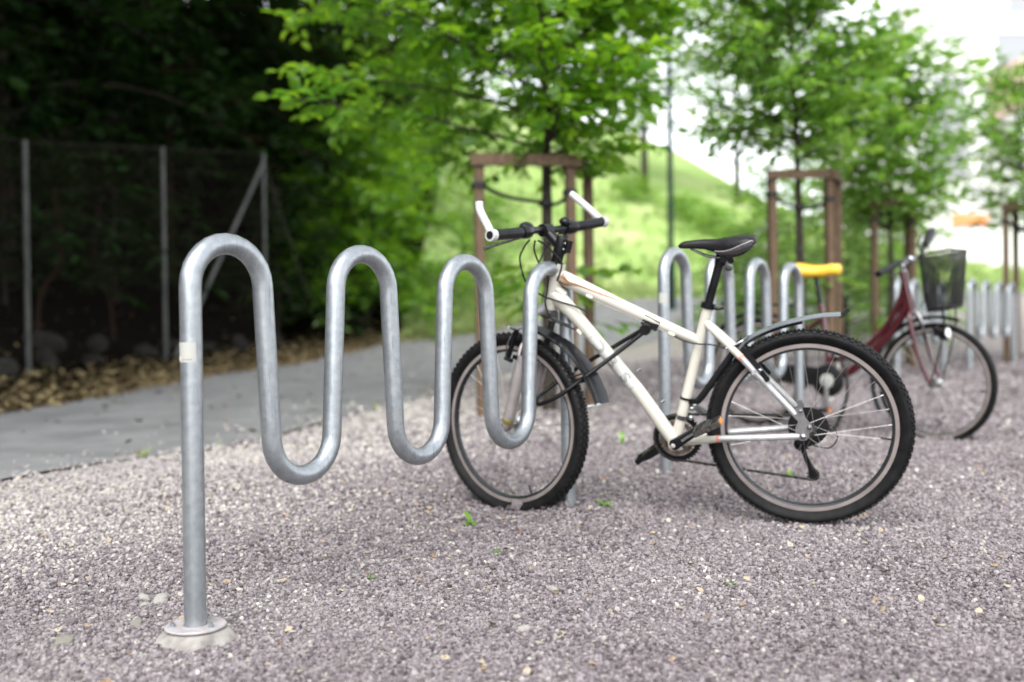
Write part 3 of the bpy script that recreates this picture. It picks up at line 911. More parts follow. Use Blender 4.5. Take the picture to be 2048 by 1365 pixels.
for s in (1, -1):
    st = MB().tube([(0.212, 0.040 * s, 0.584), (0.12, 0.054 * s, 0.483), (0.040, 0.0655 * s, 0.396)], [0.0120, 0.0108, 0.0098], 16)
    st.box((0.17, 0.046 * s + 0.010 * s, 0.537), (0.016, 0.008, 0.016))
    stay = obj('stay', st, M['silver_paint'], frame, label='silver lower seat stay')
    ct = MB().tube([(0.297, 0.045 * s, 0.304), (0.16, 0.056 * s, 0.313), (0.050, 0.0655 * s, 0.321), (0.028, 0.066 * s, 0.322)], [0.0123, 0.0115, 0.0112, 0.009], 16)
    obj('stay', ct, M['silver_paint'], frame, label='silver chain stay')
    for (cx_, cy_, cz_, d) in ((0.2135, 0.0398, 0.5855, np.array((-0.70, 0.10, -0.74))), (0.2955, 0.0452, 0.3042, np.array((-1, 0.08, 0.07)))):
        for k in range(3):
            c_ = np.array((cx_, cy_ * s, cz_)) + d * np.array((1, s, 1)) * (k * 0.0034 - 0.003)
            dd = d * np.array((1, s, 1))
            dd = dd / np.linalg.norm(dd)
            obj('stripe', MB().tube([c_ - dd * 0.0008, c_ + dd * 0.0008], 0.0131, 20), M['orange'], frame)
    poly = [(0.034, 0.418), (0.018, 0.418), (0.008, 0.385), (-0.010, 0.362), (-0.014, 0.340), (-0.003, 0.334), (-0.004, 0.322), (0.006, 0.310), (0.026, 0.308), (0.040, 0.326), (0.040, 0.352), (0.030, 0.372), (0.046, 0.388), (0.046, 0.404)]
    dp = MB().prism(poly, (0, 0.0665 * s, 0), (1, 0, 0), (0, 0, 1), (0, 1, 0), 0.006)
    dr = obj('dropout', dp, M['alloy'], frame)
    for (px_, pz_, rr) in ((0.024, 0.410, 0.007), (0.016, 0.322, 0.0095), (-0.004, 0.354, 0.008)):
        obj('bolt', MB().lathe([(0.001, 0), (rr, 0), (rr, 0.006), (rr * 0.7, 0.009), (0.001, 0.010)], 14, 'y', False, (0, 0, 0)), M['chrome'], dr, Matrix.Translation((px_, (0.0695 if s > 0 else -0.0795), pz_)))
# cable stops, bottle bolts
for (a, b) in (((0.735, 0.020, 0.805), (0.715, 0.020, 0.795)), ((0.775, 0.018, 0.684), (0.762, 0.018, 0.668)), ((0.455, 0.017, 0.668), (0.435, 0.017, 0.658))):
    obj('cable_stop', MB().tube([a, b], 0.0065, 10), M['cream'], frame)
for (px_, pz_) in ((0.587, 0.523), (0.507, 0.412)):
    obj('bolt', MB().tube([(px_ - 0.018, 0.004, pz_ + 0.0105), (px_ - 0.030, 0.004, pz_ + 0.019)], [0.006, 0.004], 10), M['chrome'], frame)
# white lettered panel and outlined letters on the down tube
dta, dtb = np.array((0.745, 0, 0.686)), np.array((0.57, 0, 0.464))
dtd = (dtb - dta) / np.linalg.norm(dtb - dta)
dup_ = np.array((-dtd[2], 0, dtd[0]))
if dup_[2] < 0: dup_ = -dup_
def tube_patch(name, o, d, upd, r, pieces, mat, parent, lift):
    """strips on a tube: pieces = list of (s, a_low, a_high) in metres along and radians around (0 faces the camera side)"""
    nd = np.cross(d, upd)
    V_, F_ = [], []
    m_ = 9
    for s_, lo, hi in pieces:
        for k in range(m_):
            a = lo + (hi - lo) * k / (m_ - 1)
            rr = (r(s_) if callable(r) else r) + lift
            V_.append(o + d * s_ + nd * math.cos(a) * rr + upd * math.sin(a) * rr)
    for i in range(len(pieces) - 1):
        for k in range(m_ - 1):
            F_.append((i * m_ + k, (i + 1) * m_ + k, (i + 1) * m_ + k + 1, i * m_ + k + 1))
    return obj(name, MB().add(V_, F_), mat, parent)
pan = [(s_, -1.25, 0.75) for s_ in np.linspace(0.035, 0.262, 12)]
tube_patch('panel', dta, dtd, dup_, 0.0236, pan, M['panel'], frame, 0.0004)
for (k, ch, sz, so) in ((0, 'D', 0.052, 0.052), (1, 'B', 0.052, 0.126), (2, 'S', 0.052, 0.204)):
    lettering(ch, sz, dta + dtd * so, dtd, dup_, 0.0238, M['greyline'], frame, outline=0.0011, lift=0.0008, sx=1.25)
for so in (0.035, 0.262):
    tube_patch('print_line', dta, dtd, dup_, 0.0236, [(so - 0.0006, -1.25, 0.75), (so + 0.0006, -1.25, 0.75)], M['greyline'], frame, 0.0007)
tube_patch('print_line', dta, dtd, dup_, 0.0236, [(s_, -1.28, -1.22) for s_ in np.linspace(0.035, 0.30, 8)], M['greyline'], frame, 0.0008)
# golden flame on the top tube
tta, ttb = np.array((0.805, 0, 0.860)), np.array((0.606, 0, 0.758))
ttd = (ttb - tta) / np.linalg.norm(ttb - tta)
tup = np.array((-ttd[2], 0, ttd[0]))
if tup[2] < 0: tup = -tup
ttr = lambda s_: 0.0262 + (0.0225 - 0.0262) * s_ / 0.224
def flame(off, thin):
    out = []
    for s_ in np.linspace(-0.022, 0.235, 30):
        q = (s_ + 0.022) / 0.257
        mid = -0.42 - 0.30 * math.exp(-((q - 0.12) / 0.08) ** 2) + 0.95 * q
        wd = 0.80 * math.exp(-(q / 0.08) ** 2) + 0.72 * (1 - q) ** 0.8 * (0.7 + 0.3 * math.cos(9 * q))
        wd *= thin
        out.append((s_, mid + off - wd / 2, mid + off + wd / 2))
    return out
tube_patch('flame_print', tta, ttd, tup, ttr, flame(0.30, 1.25), M['gold'], frame, 0.0006)
tube_patch('flame_line', tta, ttd, tup, ttr, flame(0.20, 0.09), M['cream'], frame, 0.0011)
tube_patch('flame_line', tta, ttd, tup, ttr, flame(0.42, 0.08), M['cream'], frame, 0.0011)
lettering('www.dbs.no', 0.011, (0.283, 0.0462, 0.303), (-1, 0.08, 0.066), (0, 0, 1), 0.0122, M['greyline'], frame)
# --- front end
fk = MB()
for s in (1, -1):
    fk.tube([(-0.012, 0.054 * s, -0.012), (-0.024, 0.060 * s, 0.012), (-0.030, 0.062 * s, 0.05), (-0.030, 0.062 * s, 0.255), (-0.030, 0.062 * s, 0.275)], [0.010, 0.0165, 0.0185, 0.0195, 0.0205], 20)
    fk.box((-0.006, 0.054 * s, -0.002), (0.028, 0.008, 0.03))
fk.tube(smooth_path([(-0.012, 0.060, 0.268), (-0.004, 0.045, 0.305), (0.0, 0.0, 0.322), (-0.004, -0.045, 0.305), (-0.012, -0.060, 0.268)], 6), 0.010, 12)
fork = obj('fork', fk, M['fork_grey'], bike, SB)
fs = MB()
for s in (1, -1):
    fs.tube([(-0.030, 0.062 * s, 0.27), (-0.030, 0.062 * s, 0.425)], 0.0130, 18)
obj('stanchion', fs, M['dark_metal'], fork)
fc = MB().tube(smooth_path([(-0.030, 0.066, 0.405), (-0.030, 0.060, 0.432), (-0.033, 0.03, 0.446), (-0.035, 0, 0.449), (-0.033, -0.03, 0.446), (-0.030, -0.060, 0.432), (-0.030, -0.066, 0.405)], 5), 0.0185, 16)
fc.tube([(-0.035, 0, 0.44), (-0.035, 0, 0.462)], 0.024, 20)
obj('crown', fc, M['silver_paint'], fork)
for s in (1, -1):
    obj('knob', MB().tube([(-0.030, 0.062 * s, 0.445), (-0.030, 0.062 * s, 0.458)], [0.015, 0.011], 14), M['chrome'], fork)
obj('band', MB().lathe([(0.0180, 0.018), (0.0205, 0.020), (0.0205, 0.031), (0.0180, 0.033)], 24, 'z', True, (-0.0265, 0.0612, 0)), M['olive'], fork)
qr = MB().tube([(0, -0.075, 0), (0, 0.072, 0)], 0.0055, 10).tube([(0, 0.068, 0), (0, 0.080, 0)], 0.011, 16).tube([(0, -0.066, 0), (0, -0.08, 0)], 0.011, 16)
qr.tube([(0, 0.080, 0), (0.02, 0.084, 0.015), (0.045, 0.078, 0.030)], [0.007, 0.006, 0.004], 10)
obj('quick_release', qr, M['chrome'], bike, SB)
# headset, stem
hsx = MB().tube([(-0.036, 0, 0.610), (-0.036, 0, 0.622)], 0.0255, 22).tube([(-0.036, 0, 0.621), (-0.037, 0, 0.664)], 0.0195, 22)
obj('headset', hsx, M['black'], bike, SB)
sm = MB().tube([(-0.037, 0, 0.655), (-0.038, 0, 0.705), (-0.038, 0, 0.714)], [0.0225, 0.0225, 0.019], 22)
sm.box((-0.062, 0, 0.684), (0.024, 0.030, 0.042))
sm.tube([(-0.036, 0, 0.678), (0.022, 0.0, 0.708)], [0.0205, 0.0190], 20)
sm.tube([(0.040, 0.024, 0.7155), (0.042, -0.024, 0.7195)], 0.0230, 20)
stem = obj('stem', sm, M['black'], bike, SB)
for (x, y, z) in ((-0.064, 0.016, 0.694), (-0.064, 0.016, 0.673), (0.060, 0.013, 0.722), (0.060, -0.013, 0.724)):
    obj('bolt', MB().sphere((x, y, z), 0.0042, 8, 6), M['chrome'], stem)
hb_pts = smooth_path([(0.026, 0.312, 0.687), (0.018, 0.20, 0.702), (0.026, 0.13, 0.710), (0.042, 0.05, 0.7145), (0.042, -0.05, 0.722), (0.036, -0.14, 0.738), (0.026, -0.20, 0.750), (0.018, -0.312, 0.773)], 8)
hbar = obj('handlebar', MB().tube(hb_pts, 0.0128, 16), M['black'], bike, SB)
def bar_at(y):
    k = np.argsort(-hb_pts[:, 1])
    P = hb_pts[np.argsort(hb_pts[:, 1])]
    return np.array([np.interp(y, P[:, 1], P[:, 0]), y, np.interp(y, P[:, 1], P[:, 2])])
for s in (1, -1):
    g = MB()
    ys = np.linspace(0.165, 0.298, 16)
    g.tube([bar_at(s * y) for y in ys], [0.0182 + 0.0014 * ((k % 2) - 0.5) for k in range(16)], 18)
    obj('grip', g, M['black_plastic'], bike, SB)
    sh = MB().tube([bar_at(s * 0.108), bar_at(s * 0.120), bar_at(s * 0.150), bar_at(s * 0.162)], [0.020, 0.0255, 0.0245, 0.020], 18)
    c_ = bar_at(s * 0.125)
    sh.sphere(c_ + np.array((0.004, 0, 0.012)), 0.0235, 14, 9, (1, 1.35, 0.85))
    obj('shifter', sh, M['black'], bike, SB)
    c_ = bar_at(s * 0.135)
    lv = MB().box(c_ + np.array((0.022, 0.0, -0.018)), (0.040, 0.026, 0.020), ((0.85, 0, -0.53), (0, 1, 0), (0.53, 0, 0.85)))
    obj('lever_bracket', lv, M['black'], bike, SB)
    e = c_ + np.array((0.026, s * 0.006, -0.030))
    lp = smooth_path([e, e + np.array((0.010, s * 0.03, -0.014)), e + np.array((0.030, s * 0.06, -0.032)), e + np.array((0.055, s * 0.095, -0.056))], 5)
    obj('brake_lever', MB().tube(lp, [0.0068] * len(lp), 10, sq=(1.3, 0.8)), M['dark_metal'], bike, SB)
    c_ = bar_at(s * 0.305)
    be = MB().tube([c_ + np.array((0, -0.011 * s, 0)), c_ + np.array((0, 0.011 * s, 0))], 0.0205, 22)
    if s > 0:
        bp = smooth_path([c_, (0.057, 0.303, 0.716), (0.083, 0.302, 0.737), (0.104, 0.301, 0.757), (0.115, 0.300, 0.781)], 8)
    else:
        bp = smooth_path([c_, (0.075, -0.304, 0.797), (0.130, -0.302, 0.820), (0.186, -0.300, 0.842)], 8)
    be.tube(bp, [0.0134] * (len(bp) - 1) + [0.0126], 16)
    bo = obj('bar_end', be, M['white_paint'], bike, SB)
    obj('plug', MB().tube([c_ + np.array((0, 0.0105 * s, 0)), c_ + np.array((0, 0.0135 * s, 0))], 0.0135, 18), M['black_plastic'], bo)
    tip = bp[-1]
    td = (bp[-1] - bp[-3]) / np.linalg.norm(bp[-1] - bp[-3])
    obj('plug', MB().tube([tip - td * 0.001, tip + td * 0.002], 0.0095, 14), M['black_plastic'], bo)
c_ = bar_at(-0.105)
obj('bell', MB().sphere(c_ + np.array((0.004, 0.0, 0.022)), 0.0225, 18, 10, (1, 1, 0.8)), M['black'], bike, SB)
# front brake
for s in (1, -1):
    bk = MB().bar((0.034, 0.050 * s, 0.352), (0.040, 0.058 * s, 0.236), 0.010, 0.016, (1, 0, 0))
    bk.bar((0.030, 0.040 * s, 0.252), (-0.020, 0.036 * s, 0.252), 0.012, 0.014)
    bk.tube([(0.052, 0.056 * s, 0.240), (0.020, 0.058 * s, 0.240)], 0.008, 12)
    b_ = obj('brake_arm', bk, M['black'], bike, SB)
    obj('spring', MB().tube(smooth_path([(0.046, 0.062 * s, 0.240), (0.050, 0.066 * s, 0.29), (0.044, 0.058 * s, 0.335)], 5), 0.0026, 8), M['chrome'], b_)
obj('brake_noodle', MB().tube(smooth_path([(0.036, 0.052, 0.350), (0.040, 0.0, 0.356), (0.036, -0.052, 0.350)], 6), 0.0026, 8).tube([(0.036, 0.052, 0.351), (0.037, 0.095, 0.362)], 0.005, 10), M['chrome'], bike, SB)
def mudguard(parent, basis, pts, widths, mat, name, label=None, arch=0.012, th=0.0022):
    """pts in the wheel plane (x, z); an arched strip with thickness"""
    P = np.array(pts, float)
    T = np.gradient(P, axis=0)
    T /= np.linalg.norm(T, axis=1)[:, None]
    Nn = np.stack([T[:, 1], -T[:, 0]], -1)
    secs = []
    m_ = 11
    for (p, n_, w_) in zip(P, Nn, widths):
        o_, i_ = [], []
        for k in range(m_):
            q = -1 + 2 * k / (m_ - 1)
            h = arch * (1 - q * q) - arch
            o_.append((p[0] + n_[0] * h, q * w_, p[1] + n_[1] * h))
            i_.append((p[0] + n_[0] * (h - th), q * w_ * 0.985, p[1] + n_[1] * (h - th)))
        secs.append(o_ + i_[::-1])
    return obj(name, MB().loft(secs), mat, parent, basis, label, sharp=50)
th_ = np.linspace(R(86), R(150), 30)
rr_ = np.interp(th_, [R(86), R(100), R(124), R(150)], [0.352, 0.356, 0.374, 0.392])
pf = [(-0.0 + r_ * math.cos(a), r_ * math.sin(a)) for a, r_ in zip(th_, rr_)][::-1]
mg = mudguard(bike, SB, pf, list(np.interp(np.linspace(0, 1, 30), [0, 0.12, 0.6, 1], [0.044, 0.047, 0.044, 0.034])), M['fender_black'], 'mudguard', 'glossy black front mudguard', 0.018)
rim_sec = [(pf[0][0] * 1.004, -0.040, 0), (pf[0][0] * 1.004, 0.040, 0)]
lip = []
for k in range(9):
    q = -1 + k / 4
    h = -0.016 * q * q
    n_ = np.array(pf[0]) / np.linalg.norm(pf[0])
    lip.append((pf[0][0] + n_[0] * (h + 0.001), q * 0.041, pf[0][1] + n_[1] * (h + 0.001)))
obj('lip', MB().tube(lip, 0.0042, 8), M['white_paint'], mg)
for kk in (6, 7, 8):
    n_ = np.array(pf[kk]) / np.linalg.norm(pf[kk])
    rd = [(pf[kk][0] + n_[0] * (-0.016 * q * q + 0.001), q * 0.040, pf[kk][1] + n_[1] * (-0.016 * q * q + 0.001)) for q in np.linspace(-1, 1, 9)]
    obj('ridge', MB().tube(rd, 0.0028, 8), M['black'], mg)
# --- rear mudguard on its strut
pr_ = smooth_path([(0.226, 0.0, 0.612), (0.200, 0.0, 0.643), (0.150, 0, 0.672), (0.085, 0, 0.697), (0.0, 0, 0.717), (-0.060, 0, 0.725), (-0.107, 0, 0.727)], 5)
wr_ = np.interp(np.linspace(0, 1, len(pr_)), [0, 0.2, 0.7, 1], [0.014, 0.020, 0.030, 0.033])
mr = mudguard(bike, None, [(p[0], p[2]) for p in pr_], wr_, M['grey_fender'], 'mudguard', 'glossy dark grey clip-on rear mudguard', 0.010)
pi2 = [(p[0], p[2] - 0.0075) for p in pr_[:20]]
mudguard(mr, None, pi2, wr_[:20] * 0.9, M['black'], 'liner', None, 0.012)
pfp = [(-0.098, 0.720), (-0.112, 0.727), (-0.128, 0.742)]
mudguard(mr, None, pfp, [0.034, 0.033, 0.030], M['black_plastic'], 'flap', None, 0.010)
stt = MB().tube(smooth_path([(0.205, 0, 0.640), (0.232, 0, 0.605), (0.300, 0.004, 0.512), (0.352, 0.006, 0.440), (0.372, 0.006, 0.424)], 5), 0.0085, 12, sq=(0.8, 1.4))
stt.box((0.380, 0.006, 0.428), (0.026, 0.022, 0.018))
obj('strut', stt, M['black'], mr)
obj('clamp_ring', MB().lathe([(0.0185, -0.004), (0.0212, -0.004), (0.0212, 0.004), (0.0185, 0.004)], 28, 'z', True), M['black'], mr, Matrix.Translation((0.4035, 0, 0.436)) @ Matrix.Rotation(R(-14.5), 4, 'Y'))
# rear brake
for s in (1, -1):
    bk = MB().bar((0.208, 0.034 * s, 0.618), (0.132, 0.058 * s, 0.520), 0.010, 0.016, (0.6, 0, -0.7))
    bk.tube([(0.128, 0.050 * s, 0.516), (0.128, 0.074 * s, 0.516)], 0.009, 12)
    bk.box((0.165, 0.030 * s, 0.548), (0.055, 0.012, 0.014), ((0.75, 0, -0.66), (0, 1, 0), (0.66, 0, 0.75)))
    b_ = obj('brake_arm', bk, M['black'], bike)
    obj('bolt', MB().sphere((0.150, 0.066 * s, 0.545), 0.008, 10, 8), M['chrome'], b_)
obj('brake_noodle', MB().tube(smooth_path([(0.262, 0.042, 0.616), (0.235, 0.040, 0.626), (0.205, 0.034, 0.642), (0.190, 0.0, 0.652), (0.196, -0.034, 0.630)], 6), 0.0034, 8), M['chrome'], bike)
# --- seat post and saddle
spost = obj('seat_post', MB().tube([(0.332, 0, 0.715), (0.277, 0, 0.905)], 0.0142, 20), M['black'], bike)
cl = MB().lathe([(0.0185, -0.009), (0.0235, -0.009), (0.0235, 0.009), (0.0185, 0.009)], 28, 'z', True)
clo = obj('seat_clamp', cl, M['black'], bike, Matrix.Translation((0.3205, 0, 0.757)) @ Matrix.Rotation(R(-16), 4, 'Y'))
obj('lever', MB().tube([(-0.024, 0.012, 0.0), (-0.040, 0.016, 0.002), (-0.052, 0.010, 0.006)], [0.007, 0.006, 0.005], 10), M['black'], clo)
hd = MB().tube([(0.278, 0, 0.895), (0.268, 0, 0.925)], [0.018, 0.022], 16).tube([(0.262, -0.026, 0.915), (0.262, 0.026, 0.915)], 0.013, 14)
hd.tube([(0.240, -0.018, 0.908), (0.240, 0.018, 0.908)], 0.011, 12)
obj('bolt', MB().sphere((0.247, 0.016, 0.882), 0.0095, 12, 8, (1.3, 1, 0.9)).tube([(0.256, 0.010, 0.885), (0.244, 0.014, 0.879)], 0.006, 10), M['dark_metal'], obj('saddle_clamp', hd, M['black'], bike))
SEC = [(0.413, 0.010, 0.967, 0.958), (0.408, 0.0165, 0.972, 0.952), (0.395, 0.020, 0.978, 0.950), (0.360, 0.0215, 0.981, 0.949), (0.325, 0.024, 0.983, 0.944), (0.290, 0.034, 0.984, 0.932),
       (0.262, 0.049, 0.986, 0.924), (0.235, 0.062, 0.989, 0.923), (0.210, 0.070, 0.992, 0.930), (0.185, 0.073, 0.992, 0.940), (0.165, 0.068, 0.989, 0.950), (0.155, 0.050, 0.984, 0.958)]
secs = []
for (x, hw, zt__, zb__) in SEC:
    ring = []
    for k in range(20):
        a = 2 * math.pi * k / 20
        c_, s_ = math.cos(a), math.sin(a)
        yy = hw * (abs(c_) ** 0.75) * (1 if c_ >= 0 else -1)
        top_drop = (0.5 * (zt__ - zb__)) * (abs(c_) ** 2.2)
        if s_ >= 0:
            zz = zb__ + (zt__ - zb__) * (0.42 + 0.58 * s_ ** 0.6)
            if hw > 0.03:
                zz -= 0.012 * math.exp(-(yy / 0.012) ** 2) * (s_ > 0.5)
        else:
            zz = zb__ + (zt__ - zb__) * (0.42 - 0.42 * abs(s_) ** 0.7) + (0.022 if hw > 0.04 else 0.006) * (1 - abs(c_)) * 0.9
        ring.append((x, yy, zz))
    secs.append(ring)
sad = obj('saddle', MB().loft(secs), M['black_plastic'], bike, sharp=60)
for s in (1, -1):
    cov, base_ = [], []
    for (x, hw, zt__, zb__) in SEC[5:11]:
        f = (x - 0.165) / (0.290 - 0.165)
        lo = zb__ + 0.002
        hi = zb__ + (zt__ - zb__) * (0.62 - 0.42 * f)
        row = []
        for k in range(5):
            z = lo + (hi - lo) * k / 4
            q = (z - zb__) / (zt__ - zb__)
            if q >= 0.42:
                sn = ((q - 0.42) / 0.58) ** (1 / 0.6)
            else:
                sn = -((0.42 - q) / 0.42) ** (1 / 0.7)
            sn = max(-0.98, min(0.98, sn))
            yy = hw * (math.sqrt(1 - sn * sn)) ** 0.75 + 0.0014
            row.append((x, s * yy, z))
        cov.append(row)
    obj('side_cover', MB().loft(cov, False, False), M['saddle_side'], sad)
    obj('piping', MB().tube(smooth_path([r_[-1] for r_ in cov] + [cov[-1][0]], 4), 0.0016, 8), M['fork_grey'], sad)
    obj('rail', MB().tube(smooth_path([(0.372, 0.012 * s, 0.953), (0.345, 0.018 * s, 0.938), (0.310, 0.022 * s, 0.924), (0.262, 0.022 * s, 0.919), (0.205, 0.026 * s, 0.928), (0.175, 0.034 * s, 0.948)], 6), 0.0032, 10), M['dark_metal'], sad)
# --- drive train
def crank(a, b, y, text=False):
    a, b = np.array((a[0], y, a[1])), np.array((b[0], y + (0.008 if y > 0 else -0.008), b[1]))
    d = (b - a) / np.linalg.norm(b - a)
    pth = [a - d * 0.010, a, a + d * 0.03, a + d * 0.09, b - d * 0.01, b + d * 0.008]
    sdv = np.array((-d[2], 0, d[0]))
    secs = []
    for p, wd, tk in zip(pth, (0.012, 0.0195, 0.0175, 0.0150, 0.0140, 0.009), (0.010, 0.012, 0.011, 0.009, 0.008, 0.006)):
        secs.append([p + sdv * wd * cx_ + np.array((0, tk * cy_, 0)) for cx_, cy_ in ((-1, -0.7), (-0.7, -1), (0.7, -1), (1, -0.7), (1, 0.7), (0.7, 1), (-0.7, 1), (-1, 0.7))])
    o = obj('crank_arm', MB().loft(secs), M['black'], bike, sharp=30)
    return o, a, b, d, sdv
c1, a1, b1, d1, s1 = crank((0.4435, 0.287), (0.320, 0.369), 0.072)
obj('bolt', MB().sphere(a1 + np.array((0, 0.010, 0)), 0.009, 12, 8, (1, 0.5, 1)), M['steel'], c1)
lettering('suntour', 0.0165, a1 + d1 * 0.034 + np.array((0, 0.0116, 0)), d1, s1 if s1[2] > 0 else -s1, None, M['silver_paint'], c1, lift=0.0006, sx=1.05)
c2, a2, b2, d2, s2 = crank((0.4435, 0.283), (0.566, 0.200), -0.072)
pedal(bike, 'pedal', (b1[0], b1[1] + 0.058, b1[2]), (-0.86, 0, 0.42), M['dark_metal'], M['amber'])
pedal(bike, 'pedal', (b2[0], b2[1] - 0.058, b2[2]), (0.80, 0, -0.58), M['black'], M['amber'])
obj('spindle', MB().tube([(0.444, -0.075, 0.284), (0.444, 0.075, 0.285)], 0.010, 14), M['steel'], bike)
ch = obj('chainring', gear(MB(), (0.4435, -0.052, 0.283), 0.0885, 42, 0.003, 0.066), M['black'], bike, label='large black toothed chainring')
g2 = gear(MB(), (0.4435, -0.045, 0.283), 0.066, 32, 0.003, 0.046)
for k in range(5):
    a = 2 * math.pi * k / 5 + 0.3
    g2.bar((0.4435, -0.049, 0.283), (0.4435 + 0.062 * math.cos(a), -0.049, 0.283 + 0.062 * math.sin(a)), 0.006, 0.018)
obj('chainring', g2, M['brown_metal'], bike, label='small brownish chainring')
obj('cassette', MB().lathe([(0.012, -0.020)] + [(r_, y_) for k in range(7) for (r_, y_) in ((0.054 - 0.0045 * k, -0.022 - 0.0032 * k), (0.054 - 0.0045 * k, -0.0238 - 0.0032 * k))] + [(0.010, -0.046)], 40, 'y', False), M['dark_metal'], bike, RB)
obj('spoke_guard', MB().lathe([(0.012, -0.0185), (0.066, -0.0185), (0.066, -0.0200), (0.012, -0.0200)], 40, 'y'), M['black_plastic'], bike, RB)
cp = [(0.4435 + 0.084 * math.cos(a), -0.050, 0.283 + 0.084 * math.sin(a)) for a in np.linspace(R(-95), R(88), 22)]
pth = [(-0.002, -0.036, 0.372)] + [(0.4435 - 0.002, -0.050, 0.368)] + cp[::-1] + [(0.425, -0.050, 0.200), (-0.010, -0.058, 0.139)] + [(-0.015 + 0.019 * math.cos(a), -0.058, 0.157 + 0.019 * math.sin(a)) for a in np.linspace(R(-80), R(-260), 8)] + [(0.012, -0.055, 0.235), (0.030, -0.054, 0.258), (0.020, -0.052, 0.285)]
obj('chain', chain_links(MB(), pth), M['dark_metal'], bike)
dl = MB().bar((0.006, -0.072, 0.312), (0.028, -0.070, 0.262), 0.022, 0.030, (1, 0, 0))
dl.sphere((0.010, -0.072, 0.305), 0.026, 12, 8).sphere((0.026, -0.066, 0.262), 0.023, 12, 8).sphere((-0.004, -0.070, 0.270), 0.016, 12, 8)
dl.bar((0.024, -0.066, 0.262), (-0.013, -0.066, 0.156), 0.003, 0.016, (1, 0, 0)).bar((0.020, -0.050, 0.262), (-0.013, -0.050, 0.156), 0.003, 0.012, (1, 0, 0))
dl.bar((-0.004, -0.066, 0.148), (-0.034, -0.066, 0.158), 0.003, 0.008, (0, 0, 1))
der = obj('derailleur', dl, M['black'], bike)
for (x, z) in ((-0.014, 0.157), (0.018, 0.258)):
    obj('pulley', gear(MB(), (x, -0.058, z), 0.0215, 11, 0.006, 0.004), M['black_plastic'], der)
fd = MB().lathe([(0.0182, -0.007), (0.0215, -0.007), (0.0215, 0.007), (0.0182, 0.007)], 26, 'z', True)
fdo = obj('front_derailleur', fd, M['chrome'], bike, Matrix.Translation((0.4205, 0, 0.370)) @ Matrix.Rotation(R(-14.5), 4, 'Y'))
obj('cage', MB().tube([(-0.022, -0.01, 0.045), (-0.030, -0.03, 0.044)], 0.009, 10).bar((-0.020, -0.02, 0.05), (-0.060, -0.035, 0.020), 0.004, 0.014).bar((-0.02, -0.045, 0.045), (-0.10, -0.045, 0.010), 0.003, 0.020, (0, 0, 1)).bar((-0.02, -0.056, 0.045), (-0.10, -0.056, 0.010), 0.003, 0.020, (0, 0, 1)).sphere((-0.026, 0.0, 0.038), 0.010, 10, 8).sphere((-0.03, -0.005, 0.004), 0.010, 10, 8), M['alloy'], fdo)
# --- cables
def cable(pts, r=0.0032, mat='black', n=8):
    return obj('cable', MB().tube(smooth_path(pts, n), r, 8), M[mat], bike)
cable([(0.902, 0.118, 1.012), (0.925, 0.116, 0.985), (0.944, 0.108, 0.940), (0.928, 0.085, 0.854), (0.886, 0.062, 0.815), (0.841, 0.045, 0.793), (0.780, 0.028, 0.770), (0.728, 0.022, 0.802)][:-1] + [(0.735, 0.024, 0.748)])
cable([(0.885, 0.112, 1.008), (0.893, 0.100, 0.974), (0.884, 0.075, 0.925), (0.862, 0.055, 0.885), (0.868, 0.044, 0.835), (0.880, 0.036, 0.78), (0.862, 0.032, 0.728), (0.820, 0.028, 0.704), (0.778, 0.022, 0.684)])
cable([(0.875, 0.112, 1.008), (0.850, 0.090, 0.985), (0.826, 0.060, 0.950), (0.815, 0.034, 0.915), (0.835, 0.030, 0.86)])
cable([(0.84, -0.10, 1.03), (0.90, -0.06, 0.96), (0.925, -0.01, 0.86), (0.905, 0.02, 0.745), (0.86, 0.022, 0.728), (0.80, 0.02, 0.70)])
cable([(0.437, 0.018, 0.657), (0.40, 0.026, 0.640), (0.355, 0.033, 0.631), (0.310, 0.040, 0.629), (0.262, 0.042, 0.616)], 0.0026)
cable([(-0.010, -0.070, 0.300), (-0.050, -0.074, 0.330), (-0.085, -0.066, 0.320), (-0.095, -0.06, 0.285), (-0.070, -0.062, 0.252), (-0.025, -0.068, 0.256), (0.005, -0.07, 0.272)], 0.0022)
cable([(0.034, -0.072, 0.330), (-0.020, -0.078, 0.345), (-0.055, -0.076, 0.335), (-0.075, -0.072, 0.312)], 0.0055)
obj('cable', MB().tube([(0.734, 0.022, 0.800), (0.455, 0.018, 0.668)], 0.0012, 6), M['steel'], bike, label='thin bare brake wire')
# --- the lock
lk = thing('bike_lock', 'black U shaped lock around the front wheel and down tube of the white bicycle', 'bicycle lock', basis=basis4(bu, bw, bv, A_) @ Matrix.Scale(0.985, 4))
obj('shackle', MB().tube(smooth_path([(0.535, 0.030, 0.676), (0.66, 0.064, 0.584), (0.815, 0.112, 0.476), (0.884, 0.108, 0.441), (0.914, 0.082, 0.430), (0.926, 0.035, 0.436), (0.905, -0.015, 0.462), (0.80, -0.040, 0.533), (0.66, -0.036, 0.612), (0.535, -0.024, 0.684)], 8), 0.0078, 14), M['black'], lk)
lb = MB().tube([(0.530, -0.050, 0.694), (0.530, 0.052, 0.684)], 0.019, 18)
lb.box((0.515, 0.0, 0.704), (0.060, 0.040, 0.036), ((0.87, 0, 0.49), (0, 1, 0), (-0.49, 0, 0.87)))
obj('crossbar', lb, M['black_plastic'], lk)
